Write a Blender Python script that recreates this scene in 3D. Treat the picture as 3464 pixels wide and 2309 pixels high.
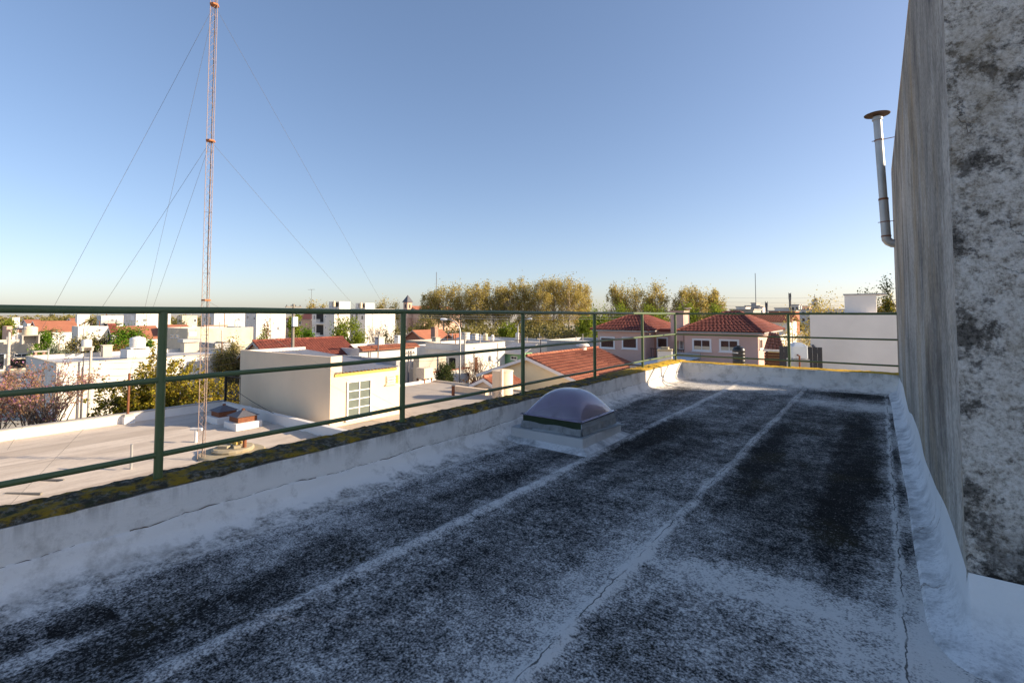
import bpy, math, random
import numpy as np
from mathutils import Vector
random.seed(7); rng = np.random.default_rng(7)
for o in list(bpy.data.objects): bpy.data.objects.remove(o)
scn = bpy.context.scene
col = scn.collection
# ---------------------------------------------------------------- camera
EYE = 1.5; YAW = math.radians(36.8); PITCH = math.radians(2.6)
F = 1660.0; CX = 1732.0; CY = 985.0; HOR = CY + F*math.tan(PITCH); IW = 3464.0; IH = 2309.0
cam = bpy.data.cameras.new('camera'); camo = bpy.data.objects.new('camera', cam); col.objects.link(camo)
cam.sensor_width = 36; cam.lens = F/IW*36; cam.shift_y = -(IH/2-CY)/IW
cam.clip_start = 0.05; cam.clip_end = 9000
camo.location = (0, 0, EYE); camo.rotation_euler = (math.pi/2+PITCH, 0, YAW)
scn.camera = camo
# ---------------------------------------------------------------- light
SUN_EL = math.radians(18.5); SUN_ROT = math.radians(55)      # sun stands low over the right hand side
w = bpy.data.worlds.new('World'); scn.world = w; w.use_nodes = True
nt = w.node_tree; bg = nt.nodes['Background']
sky = nt.nodes.new('ShaderNodeTexSky'); sky.sky_type = 'NISHITA'; sky.sun_disc = False
sky.sun_elevation = SUN_EL; sky.sun_rotation = SUN_ROT; sky.altitude = 100; sky.air_density = .85; sky.dust_density = .95; sky.ozone_density = 2.6
wb = nt.nodes.new('ShaderNodeMix'); wb.data_type = 'RGBA'; wb.blend_type = 'MULTIPLY'; wb.inputs[0].default_value = 1; wb.inputs[7].default_value = (1.05, .965, .985, 1)   # white balance of the whole sky
hs = nt.nodes.new('ShaderNodeHueSaturation'); hs.inputs['Saturation'].default_value = 1.06; gm = nt.nodes.new('ShaderNodeGamma'); gm.inputs[1].default_value = .80
nt.links.new(sky.outputs[0], hs.inputs['Color']); nt.links.new(hs.outputs[0], gm.inputs[0]); nt.links.new(gm.outputs[0], wb.inputs[6]); nt.links.new(wb.outputs[2], bg.inputs[0]); bg.inputs[1].default_value = 0.068
sl = bpy.data.lights.new('sun', 'SUN'); sl.energy = 2.4; sl.angle = math.radians(0.5); sl.color = (1.0, 0.80, 0.56)
so = bpy.data.objects.new('sun', sl); col.objects.link(so)
sd = Vector((math.sin(SUN_ROT)*math.cos(SUN_EL), math.cos(SUN_ROT)*math.cos(SUN_EL), math.sin(SUN_EL)))
so.rotation_euler = sd.to_track_quat('Z', 'Y').to_euler(); so.location = (20, 15, 30)
vs = scn.view_settings; vs.view_transform = 'Standard'; vs.look = 'None'; vs.gamma = 1.0; vs.exposure = 2.0; vs.use_curve_mapping = False
GZ = -6.5                                                   # street level; z = 0 is the terrace floor
# ---------------------------------------------------------------- pixels to directions
_f = Vector((-math.sin(YAW)*math.cos(PITCH), math.cos(YAW)*math.cos(PITCH), math.sin(PITCH)))
_r = Vector((math.cos(YAW), math.sin(YAW), 0)); _u = _r.cross(_f)
_fh = Vector((-math.sin(YAW), math.cos(YAW), 0))
C0 = Vector((0, 0, EYE))
def ray(px, py): return _f + _r*((px-CX)/F) - _u*((py-CY)/F)
def onX(px, py, X): d = ray(px, py); return C0 + d*(X/d.x)
def onY(px, py, Y): d = ray(px, py); return C0 + d*(Y/d.y)
def onZ(px, py, z): d = ray(px, py); return C0 + d*((z-EYE)/d.z)
def atD(px, py, D): d = ray(px, py); return C0 + d*(D/d.dot(_fh))
def depth(p): return (Vector(p)-C0).dot(_fh)
# ---------------------------------------------------------------- mesh helpers
class MB:
    def __init__(s): s.v = []; s.f = []
    def quad(s, *ps):
        n = len(s.v); s.v += [tuple(p) for p in ps]; s.f.append(tuple(range(n, n+len(ps)))); return s
    def box(s, x0, x1, y0, y1, z0, z1):
        if x0 > x1: x0, x1 = x1, x0
        if y0 > y1: y0, y1 = y1, y0
        if z0 > z1: z0, z1 = z1, z0
        n = len(s.v)
        s.v += [(x, y, z) for z in (z0, z1) for y in (y0, y1) for x in (x0, x1)]
        s.f += [tuple(n+i for i in q) for q in ((0,2,3,1),(4,5,7,6),(0,1,5,4),(2,6,7,3),(0,4,6,2),(1,3,7,5))]; return s
    def rbox(s, c, sx, sy, z0, z1, rz=0, tx=1.0):           # turned, optionally tapered box
        n = len(s.v); ca, sa = math.cos(rz), math.sin(rz)
        for z, k in ((z0, 1), (z1, tx)):
            for y in (-sy/2, sy/2):
                for x in (-sx/2, sx/2): s.v.append((c[0]+(x*ca-y*sa)*k, c[1]+(x*sa+y*ca)*k, z))
        s.f += [tuple(n+i for i in q) for q in ((0,2,3,1),(4,5,7,6),(0,1,5,4),(2,6,7,3),(0,4,6,2),(1,3,7,5))]; return s
    def prism(s, pts, axis, a0, a1):                        # polygon extruded along an axis
        k = len(pts); n = len(s.v)
        for a in (a0, a1):
            for p, q in pts: s.v.append({'x': (a, p, q), 'y': (p, a, q), 'z': (p, q, a)}[axis])
        s.f.append(tuple(range(n, n+k))); s.f.append(tuple(range(n+2*k-1, n+k-1, -1)))
        for i in range(k):
            j = (i+1) % k; s.f.append((n+i, n+k+i, n+k+j, n+j))
        return s
    def tube(s, pts, r, seg=8, cap=True):
        pts = [Vector(p) for p in pts]; m = len(pts)
        rs = r if isinstance(r, (list, tuple)) else [r]*m
        n = len(s.v)
        for i, p in enumerate(pts):
            t = (pts[min(i+1, m-1)]-pts[max(i-1, 0)])
            if t.length < 1e-9: t = Vector((0, 0, 1))
            t.normalize()
            a = Vector((0, 0, 1)) if abs(t.z) < .9 else Vector((1, 0, 0))
            u = t.cross(a).normalized(); v = t.cross(u)
            for k in range(seg):
                an = 2*math.pi*k/seg; s.v.append(tuple(p+(u*math.cos(an)+v*math.sin(an))*rs[i]))
        for i in range(m-1):
            for k in range(seg):
                l = (k+1) % seg; s.f.append((n+i*seg+k, n+i*seg+l, n+(i+1)*seg+l, n+(i+1)*seg+k))
        if cap:
            s.f.append(tuple(range(n+seg-1, n-1, -1))); s.f.append(tuple(range(n+(m-1)*seg, n+m*seg)))
        return s
    def lathe(s, c, prof, seg=20, jit=0):
        n = len(s.v); m = len(prof)
        for r, z in prof:
            for k in range(seg):
                a = 2*math.pi*k/seg; q = r*(1+random.uniform(-jit, jit)); s.v.append((c[0]+q*math.cos(a), c[1]+q*math.sin(a), c[2]+z))
        for i in range(m-1):
            for k in range(seg):
                l = (k+1) % seg; s.f.append((n+i*seg+k, n+i*seg+l, n+(i+1)*seg+l, n+(i+1)*seg+k))
        s.f.append(tuple(range(n+seg-1, n-1, -1))); s.f.append(tuple(range(n+(m-1)*seg, n+m*seg)))
        return s
    def build(s, name, mat, parent=None, smooth=False, bevel=0):
        o = wl(parent) if parent else None
        if o is None:
            a = np.array(s.v); o = Vector((float((a[:,0].min()+a[:,0].max())/2), float((a[:,1].min()+a[:,1].max())/2), float(a[:,2].min())))
        me = bpy.data.meshes.new(name); me.from_pydata([(p[0]-o.x, p[1]-o.y, p[2]-o.z) for p in s.v], [], s.f)
        me.materials.append(mat); ob = bpy.data.objects.new(name, me); col.objects.link(ob)
        if parent: ob.parent = parent
        else: ob.location = o
        if smooth:
            me.shade_smooth()
            try: me.set_sharp_from_angle(angle=math.radians(40))
            except Exception: pass
        if bevel:
            b = ob.modifiers.new('b', 'BEVEL'); b.width = bevel; b.segments = 2; b.limit_method = 'ANGLE'
        return ob
def wl(o):
    v = Vector(o.location)
    while o.parent: o = o.parent; v += o.location
    return v
def tag(o, label=None, cat=None, group=None, kind=None):
    if label: o['label'] = label
    if cat: o['category'] = cat
    if group: o['group'] = group
    if kind: o['kind'] = kind
    return o
def thing(name, label, cat, loc, group=None):
    o = bpy.data.objects.new(name, None); col.objects.link(o); o.location = loc; o.empty_display_size = .2
    return tag(o, label, cat, group)
def np_mesh(name, V, n, mat, parent=None, smooth=False):    # V: (faces*n, 3) loose polygons with n corners
    o = wl(parent) if parent else Vector((float(V[:,0].mean()), float(V[:,1].mean()), float(V[:,2].min())))
    me = bpy.data.meshes.new(name); nv = len(V); nf = nv//n
    me.vertices.add(nv); me.loops.add(nv); me.polygons.add(nf)
    me.vertices.foreach_set('co', (V-np.array(o)).astype(np.float32).ravel())
    me.loops.foreach_set('vertex_index', np.arange(nv, dtype=np.int32))
    me.polygons.foreach_set('loop_start', np.arange(0, nv, n, dtype=np.int32))
    me.update(); me.validate(); me.materials.append(mat)
    ob = bpy.data.objects.new(name, me); col.objects.link(ob)
    if parent: ob.parent = parent
    else: ob.location = o
    return ob
def grid_obj(name, us, vs_, fn, mat, parent=None):          # fn(u, v) -> point
    s = MB(); nu = len(us)
    for b in vs_:
        for a in us: s.v.append(tuple(fn(a, b)))
    for j in range(len(vs_)-1):
        for i in range(nu-1): s.f.append((j*nu+i, j*nu+i+1, (j+1)*nu+i+1, (j+1)*nu+i))
    return s.build(name, mat, parent, smooth=True)
# ---------------------------------------------------------------- material helpers
class M:
    def __init__(s, name, rough=.85, spec=.3):
        s.m = bpy.data.materials.new(name); s.m.use_nodes = True; s.t = s.m.node_tree
        s.b = s.t.nodes['Principled BSDF']; s.b.inputs['Roughness'].default_value = rough
        s.b.inputs['Specular IOR Level'].default_value = spec
        s.pos = s.n('ShaderNodeNewGeometry').outputs['Position']
    def n(s, t, **k):
        x = s.t.nodes.new(t)
        for a, b in k.items(): setattr(x, a, b)
        return x
    def put(s, i, v):
        if hasattr(v, 'is_linked'): s.t.links.new(v, i)
        else: i.default_value = (*v, 1) if isinstance(v, tuple) and len(v) == 3 and i.type == 'RGBA' else v
    def math(s, op, a, b=0.0, c=None, clamp=False):
        x = s.n('ShaderNodeMath', operation=op, use_clamp=clamp); s.put(x.inputs[0], a); s.put(x.inputs[1], b)
        if c is not None: s.put(x.inputs[2], c)
        return x.outputs[0]
    def scale(s, v, k):
        x = s.n('ShaderNodeVectorMath', operation='MULTIPLY'); s.put(x.inputs[0], v); x.inputs[1].default_value = k; return x.outputs[0]
    def add(s, a, b):
        x = s.n('ShaderNodeVectorMath', operation='ADD'); s.put(x.inputs[0], a); s.put(x.inputs[1], b); return x.outputs[0]
    def noise(s, sc, det=4, vec=None, rough=.55, dist=0, out=0):
        x = s.n('ShaderNodeTexNoise'); x.inputs['Scale'].default_value = sc; x.inputs['Detail'].default_value = det
        x.inputs['Roughness'].default_value = rough; x.inputs['Distortion'].default_value = dist
        s.put(x.inputs['Vector'], vec if vec is not None else s.pos); return x.outputs[out]
    def xyz(s, v=None):
        x = s.n('ShaderNodeSeparateXYZ'); s.put(x.inputs[0], v if v is not None else s.pos); return x.outputs
    def ramp(s, f, st, interp='LINEAR'):
        x = s.n('ShaderNodeValToRGB'); e = x.color_ramp.elements; x.color_ramp.interpolation = interp
        while len(e) < len(st): e.new(.5)
        for q, (p, c) in zip(e, st):
            q.position = p; q.color = (c, c, c, 1) if not isinstance(c, tuple) else (*c, 1)
        s.put(x.inputs[0], f); return x.outputs[0]
    def mix(s, f, a, b, blend='MIX'):
        x = s.n('ShaderNodeMix', data_type='RGBA', blend_type=blend); s.put(x.inputs[0], f); s.put(x.inputs[6], a); s.put(x.inputs[7], b); return x.outputs[2]
    def mr(s, v, a, b, c=0.0, d=1.0, smooth=False):
        x = s.n('ShaderNodeMapRange'); x.interpolation_type = 'SMOOTHSTEP' if smooth else 'LINEAR'
        s.put(x.inputs[0], v)
        for i, q in enumerate((a, b, c, d)): x.inputs[i+1].default_value = q
        return x.outputs[0]
    def bump(s, h, st=.3, dist=.02, base=None):
        x = s.n('ShaderNodeBump'); x.inputs['Strength'].default_value = st; x.inputs['Distance'].default_value = dist
        s.put(x.inputs['Height'], h)
        if base is not None: s.put(x.inputs['Normal'], base)
        s.put(s.b.inputs['Normal'], x.outputs[0]); return x.outputs[0]
    def color(s, c): s.put(s.b.inputs['Base Color'], c); return s
def cracks(m, sc, wd, seed=0, warp=.35):
    v = m.add(m.pos, m.scale(m.noise(2.2*sc, 5, m.add(m.pos, (seed, seed, seed)), .7, out=1), (warp, warp, warp)))
    x = m.n('ShaderNodeTexVoronoi', feature='DISTANCE_TO_EDGE'); x.inputs['Scale'].default_value = sc; m.put(x.inputs['Vector'], v)
    return m.math('MULTIPLY', m.mr(x.outputs['Distance'], wd, wd*.25), m.mr(m.noise(1.3*sc, 3, m.add(m.pos, (seed+3, 0, seed))), .50, .60))
def plain(name, c, rough=.7, var=.15, sc=3, spec=.3, metal=0, bump=0):
    m = M(name, rough, spec); d = tuple(x*(1-var) for x in c); l = tuple(min(1, x*(1+var*.6)) for x in c)
    m.color(m.mix(m.noise(sc, 5), d, l)); m.b.inputs['Metallic'].default_value = metal
    if bump: m.bump(m.noise(sc*8, 4), bump, .01)
    return m.m
def plaster(name, c, stain=(.12, .10, .08), amt=.35, sc=1.0, rough=.9):
    m = M(name, rough, .2)
    big = m.noise(.5*sc, 5); st = m.noise(1.6*sc, 6, m.scale(m.pos, (1, 1, .13)), .65)
    base = m.mix(m.mr(big, .3, .7), tuple(x*.84 for x in c), tuple(min(1, x*1.04) for x in c))
    base = m.mix(m.math('MULTIPLY', m.mr(st, .55, .8, smooth=True), amt), base, stain)
    sp = m.noise(14*sc, 3); base = m.mix(m.math('MULTIPLY', m.mr(sp, .62, .75), amt*.5), base, stain)
    m.color(base); m.bump(m.noise(30*sc, 4), .25, .01); return m.m
# ================================================================ materials
def floor_mat():
    m = M('roof_membrane', .92, .12)
    wob = m.noise(1.6, 3, out=1); wv = m.add(m.pos, m.scale(wob, (.22, .5, 0)))
    x, y, _ = m.xyz(); xw, yw, _ = m.xyz(wv)
    def blob(cx, cy, rx, ry, amp, soft=.5):
        v = m.n('ShaderNodeCombineXYZ')
        m.put(v.inputs[0], m.math('DIVIDE', m.math('SUBTRACT', xw, cx+.11), rx)); m.put(v.inputs[1], m.math('DIVIDE', m.math('SUBTRACT', yw, cy+.25), ry))
        p = m.n('ShaderNodeVectorMath', operation='LENGTH'); m.put(p.inputs[0], v.outputs[0])
        return m.math('MULTIPLY', m.mr(p.outputs['Value'], 1+soft, 1-soft, smooth=True), amp)
    acc = m.math('ADD', 0.0, .44)
    for b in ((-.25, 6.2, .19, 3.0, .26, .3), (-.58, 6.7, .58, 3.2, .2, .2), (-1.0, 5.7, .13, 1.6, .3, .5), (-.62, 3.02, .62, .17, -.26, .5), (-.62, 2.3, .52, .42, .2, .25), (-1.35, 2.6, .14, 1.2, -.2, .6), (-2.28, 5.6, .16, 1.5, .2, .5), (-.4, 11.0, .6, .38, .36, .4), (.115, 8.6, .04, .7, .34, .6), (.115, 6.6, .045, .6, .36, .6), (.12, 5.2, .05, .45, .36, .6), (.13, 4.1, .045, .35, .34, .6), (.12, 6, .09, 4, -.2, .6), (-.45, 4.4, .4, 1.0, .1, .5),
              (-2.1, 5.9, .55, 1.2, .26, .6), (-1.95, 3.2, .35, 1.8, .12, .6), (-2.75, 2.4, .25, 2.4, .17, .6), (-3.05, 8.0, .35, 2.0, .14, .6),
              (-1.75, 8.5, .35, 1.9, .1, .7), (-2.75, 1.2, .5, .8, .12, .6), (-3.35, .3, .28, .3, .26, .3), (-3.19, .74, .17, .13, .3, .25), (-3.0, .42, .06, .4, -.32, .5), (-1.2, 7.5, .2, 3.5, .1, .6),
              (-.45, 9.75, .75, .5, -.36, .4), (.15, 2.4, .8, 1.1, -.26, .6), (-1.0, 2.9, .5, .4, -.08, .6), (-3.1, 5.0, .5, .9, .02, .5), (-2.7, 11.1, 1.3, .8, -.42, .5), (-2.9, 1.9, .5, .5, -.12, .6), (-1.6, .9, .9, .7, -.12, .7), (-.1, 1.6, .9, 1.2, -.14, .6), (-1.5, 1.9, .3, 1.2, -.05, .6),  # far left corner blob pales the floor, painting the sun patch brighter
              (-3.42, 4, .07, 9, -.25, .9), (.18, 6, .05, 6, -.2, .9), (-.6, .9, 1.5, .6, .08, .7)):
        acc = m.math('ADD', acc, blob(*b))
    lon = m.noise(2.0, 7, m.scale(m.pos, (1.5, .6, 1)), .72); acc = m.math('ADD', acc, m.mr(lon, .28, .72, -.24, .24)); med = m.noise(8, 6, None, .72); acc = m.math('ADD', acc, m.mr(med, .25, .75, -.22, .22))
    smear = m.noise(1.6, 7, m.add(m.scale(m.pos, (.5, 2.2, 1)), (7, 3, 0)), .7); acc = m.math('ADD', acc, m.mr(smear, .3, .7, -.12, .12)); fine = m.noise(26, 8, None, .75); acc = m.math('ADD', acc, m.mr(fine, .3, .7, -.3, .3))
    gr = m.noise(85, 2, None, .6); acc = m.math('ADD', acc, m.mr(gr, .32, .68, -.3, .3))
    xs = m.math('ADD', x, m.mr(m.noise(3, 3), .3, .7, -.02, .02))
    for sx, wd, am in ((-2.46, .075, .36), (-1.22, .06, .36), (.05, .03, .36)):                    # worn seams show pale
        acc = m.math('SUBTRACT', acc, m.math('MULTIPLY', m.mr(m.math('ABSOLUTE', m.math('SUBTRACT', xs, sx)), wd, wd*.25, smooth=True), m.math('MULTIPLY', m.mr(m.noise(2.6, 5, None, .7), .25, .55, .35, 1), am)))
    ca = m.ramp(acc, [(.02, (.66, .64, .60)), (.22, (.42, .41, .39)), (.40, (.225, .22, .212)), (.57, (.115, .114, .111)), (.72, (.034, .034, .033)), (.95, (.008, .008, .0075))])
    gmask = m.math('MULTIPLY', m.mr(m.noise(1.7, 5), .5, .68, smooth=True), m.mr(acc, .6, .78))
    ca = m.mix(m.math('MULTIPLY', gmask, .65), ca, (.032, .027, .010))
    wsp = m.mr(m.noise(70, 2, None, .5), .66, .72); ca = m.mix(m.math('MULTIPLY', wsp, .6), ca, (.55, .55, .54))
    for sx in (-1.225, .055):                                                                      # split line on the seam
        ln = m.mr(m.math('ABSOLUTE', m.math('SUBTRACT', m.math('ADD', x, m.mr(m.noise(9, 5), .3, .7, -.012, .012)), sx)), .005, .002)
        ca = m.mix(m.math('MULTIPLY', m.math('MULTIPLY', ln, m.mr(m.noise(3.5, 2), .42, .52)), .85), ca, (.03, .03, .03))
    m.color(ca)
    b1 = m.bump(m.noise(60, 6, None, .7), .55, .012); b2 = m.bump(m.noise(9, 5), .5, .03, b1)
    return m.m
def coping_mat():
    m = M('mossy_coping', .95, .15)
    a = m.noise(5, 8, None, .7); b = m.noise(13, 6, m.scale(m.pos, (1, 1, 1)), .7)
    c = m.ramp(m.noise(22, 8, None, .75), [(.3, (.022, .019, .013)), (.5, (.075, .066, .045)), (.64, (.27, .25, .20)), (.78, (.5, .48, .42))])
    c = m.mix(m.mr(a, .47, .58, smooth=True), c, m.mix(b, (.20, .125, .015), (.42, .27, .03)))
    c = m.mix(m.math('MULTIPLY', m.mr(b, .52, .64), .7), c, (.05, .065, .018))
    y = m.xyz()[1]
    c = m.mix(m.math('MULTIPLY', m.mr(y, 8, 10.5), m.mr(m.noise(8, 5), .3, .5, .55, 1)), c, m.mix(b, (.62, .36, .03), (.80, .52, .07)))   # thick orange lichen at the far corner
    m.color(c); m.bump(m.noise(40, 6, None, .75), .9, .02); return m.m
def white_parapet_mat():
    m = M('white_membrane_paint', .75, .25)
    x, y, z = m.xyz()
    big = m.noise(1.1, 6, None, .6); c = m.mix(big, (.72, .69, .64), (.88, .845, .79))
    streak = m.noise(5, 6, m.scale(m.pos, (1, 1, .12)), .7)
    top = m.mr(z, .22, .385, smooth=True)
    c = m.mix(m.math('MULTIPLY', m.math('MULTIPLY', m.mr(streak, .45, .66), top), .75), c, (.17, .145, .11))
    low = m.mr(m.math('ADD', z, m.mr(m.noise(6, 6, None, .7), .3, .7, -.03, .03)), .03, .0)
    c = m.mix(m.math('MULTIPLY', low, m.mr(m.noise(40, 6, None, .75), .35, .6)), c, (.10, .10, .095))
    c = m.mix(m.math('MULTIPLY', cracks(m, .8, .005, 2), .35), c, (.2, .17, .14))
    dirt = m.noise(3.5, 8, None, .75); c = m.mix(m.math('MULTIPLY', m.mr(dirt, .50, .70), .6), c, (.27, .235, .19))
    m.color(c); b = m.bump(m.noise(16, 6, m.scale(m.pos, (1, .6, 2)), .7), .35, .02); m.bump(m.noise(110, 4), .25, .004, b); return m.m
def cove_mat(): 
    m = M('cove_membrane', .75, .3)
    x, y, z = m.xyz()
    c = m.mix(m.noise(1.5, 6, None, .6), (.66, .665, .66), (.84, .835, .82))
    s = m.noise(3.2, 7, None, .72); lowz = m.mr(z, .16, .0)
    c = m.mix(m.math('MULTIPLY', m.math('MULTIPLY', m.mr(s, .46, .66), lowz), .85), c, (.07, .075, .08))
    g = m.noise(55, 6, None, .75); c = m.mix(m.math('MULTIPLY', m.mr(g, .5, .7), m.math('MULTIPLY', lowz, .6)), c, (.14, .15, .16))
    c = m.mix(m.math('MULTIPLY', cracks(m, 1.1, .008, 5), .6), c, (.12, .09, .06))
    m.color(c); b = m.bump(m.noise(20, 7, m.scale(m.pos, (1, 1, 1)), .7), .5, .02); m.bump(m.noise(120, 4), .3, .005, b); return m.m
def streak_wall_mat():
    m = M('streaked_wall', .95, .1)
    x, y, z = m.xyz()
    def st(ys, zs, seed, d=7, r=.66): return m.noise(1, d, m.add(m.scale(m.pos, (1, ys, zs)), (seed, seed*2, seed)), r, .3)
    g = m.noise(75, 5, m.scale(m.pos, (1, .55, .4)), .75)
    bl_ = m.noise(.9, 6, m.scale(m.pos, (1, .8, .6)), .7)
    c = m.ramp(st(.6, .5, 3), [(.35, (.36, .33, .285)), (.5, (.52, .48, .42)), (.65, (.68, .64, .575))])
    c = m.mix(m.math('MULTIPLY', m.math('MULTIPLY', m.mr(st(.8, .32, 11), .43, .68, smooth=True), m.mr(bl_, .32, .55, .25, 1)), .75), c, (.40, .275, .12))
    c = m.mix(m.math('MULTIPLY', m.math('MULTIPLY', m.mr(st(.9, .55, 41), .44, .70, smooth=True), m.mr(bl_, .65, .4, .3, 1)), .95), c, (.055, .055, .058))
    c = m.mix(m.math('MULTIPLY', m.mr(st(4.2, 1.1, 21), .48, .68, smooth=True), .5), c, (.11, .108, .106))
    c = m.mix(m.math('MULTIPLY', m.mr(st(9, 2.4, 31), .53, .68), .45), c, (.62, .60, .56))
    c = m.mix(m.mr(g, .42, .66, .0, .6), c, (.07, .066, .06))
    c = m.mix(m.math('MULTIPLY', m.mr(m.noise(7, 6, m.scale(m.pos, (1, 1, .5)), .75), .55, .7), .6), c, (.05, .048, .045))
    m.color(c); m.bump(m.noise(55, 6, m.scale(m.pos, (1, 1, .4)), .7), .5, .01); return m.m
def rough_plaster_mat():
    m = M('mouldy_roughcast', .95, .1)
    x, y, z = m.xyz()
    g = m.noise(42, 4, None, .8); g2 = m.noise(13, 5, None, .75); big = m.noise(1.5, 7, None, .72); med = m.noise(5.5, 7, None, .75)
    gg = m.math('ADD', m.math('MULTIPLY', g, .6), m.math('MULTIPLY', g2, .4))
    c = m.ramp(gg, [(.35, (.15, .13, .105)), (.43, (.46, .415, .355)), (.51, (.74, .69, .62)), (.60, (.90, .86, .80))])
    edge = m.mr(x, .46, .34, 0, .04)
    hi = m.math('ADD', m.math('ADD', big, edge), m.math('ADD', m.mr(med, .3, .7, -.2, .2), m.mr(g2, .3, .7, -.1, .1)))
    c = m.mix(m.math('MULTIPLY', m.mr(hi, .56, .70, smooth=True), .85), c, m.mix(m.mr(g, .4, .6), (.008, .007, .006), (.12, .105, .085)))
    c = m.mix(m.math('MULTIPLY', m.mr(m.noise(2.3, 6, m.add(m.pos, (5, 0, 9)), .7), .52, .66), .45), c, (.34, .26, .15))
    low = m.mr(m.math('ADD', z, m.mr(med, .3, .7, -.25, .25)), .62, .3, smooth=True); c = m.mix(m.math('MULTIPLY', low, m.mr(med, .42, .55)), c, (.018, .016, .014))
    ck = cracks(m, 2.1, .010, 8, .3)
    c = m.mix(m.math('MULTIPLY', ck, .6), c, (.05, .043, .036))
    m.color(c)
    h = m.math('SUBTRACT', m.math('ADD', g, m.math('MULTIPLY', med, .6)), m.math('MULTIPLY', ck, .4))
    m.bump(h, 1.0, .03); return m.m
def green_mat():
    m = M('green_railing_paint', .45, .4)
    c = m.mix(m.noise(6, 5), (.075, .118, .048), (.115, .16, .068))
    c = m.mix(m.math('MULTIPLY', m.mr(m.noise(28, 5, None, .7), .62, .7), .6), c, (.10, .055, .02))
    m.color(c); m.bump(m.noise(60, 4), .15, .004); return m.m
def tile_mat(name, a, b, c2=(.20, .085, .05)):
    m = M(name, .8, .25)
    g = m.n('ShaderNodeNewGeometry').outputs['Random Per Island']; oi = m.n('ShaderNodeObjectInfo').outputs['Random']
    c = m.mix(m.math('FRACT', m.math('ADD', g, oi)), a, b); c = m.mix(m.math('MULTIPLY', m.mr(m.noise(1.5, 6, None, .7), .5, .72), .6), c, c2)
    m.color(c); m.bump(m.noise(25, 4), .2, .01); return m.m
def leaf_mat(name, cols, trans=.35):
    m = M(name, .7, .2); g = m.n('ShaderNodeNewGeometry').outputs['Random Per Island']
    c = m.ramp(g, [((i+.5)/len(cols), q) for i, q in enumerate(cols)], 'LINEAR')
    m.color(c); t = m.n('ShaderNodeBsdfTranslucent'); m.put(t.inputs[0], c); x = m.n('ShaderNodeMixShader'); x.inputs[0].default_value = trans
    m.t.links.new(m.b.outputs[0], x.inputs[1]); m.t.links.new(t.outputs[0], x.inputs[2])
    m.t.links.new(x.outputs[0], m.t.nodes['Material Output'].inputs[0]); return m.m
def brick_mat(name, a, b, mo):
    m = M(name, .9, .2); t = m.n('ShaderNodeTexBrick'); x, y, z = m.xyz(); v = m.n('ShaderNodeCombineXYZ')
    m.put(v.inputs[0], m.math('ADD', x, y)); m.put(v.inputs[1], z); m.put(t.inputs['Vector'], v.outputs[0])
    for k, q in (('Color1', a), ('Color2', b), ('Mortar', mo)): t.inputs[k].default_value = (*q, 1)
    t.inputs['Scale'].default_value = 1; t.inputs['Brick Width'].default_value = .25; t.inputs['Row Height'].default_value = .085; t.inputs['Mortar Size'].default_value = .012
    m.color(m.mix(.25, t.outputs[0], m.mix(m.noise(5, 4), (.1, .06, .05), (.5, .35, .28)))); m.bump(t.outputs['Fac'], -.4, .02); return m.m
def metal_roof_mat(name, a, b, per=.18):
    m = M(name, .5, .4); m.b.inputs['Metallic'].default_value = .15
    c = m.mix(m.noise(1.3, 6, m.scale(m.pos, (.4, 1.6, 1)), .7), a, b)
    c = m.mix(m.math('MULTIPLY', m.mr(m.noise(2.2, 6, None, .7), .55, .7), .5), c, (.20, .11, .06)); m.color(c)
    y = m.xyz()[1]; m.bump(m.math('SINE', m.math('MULTIPLY', y, 2*math.pi/per)), .6, .03); return m.m
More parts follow.
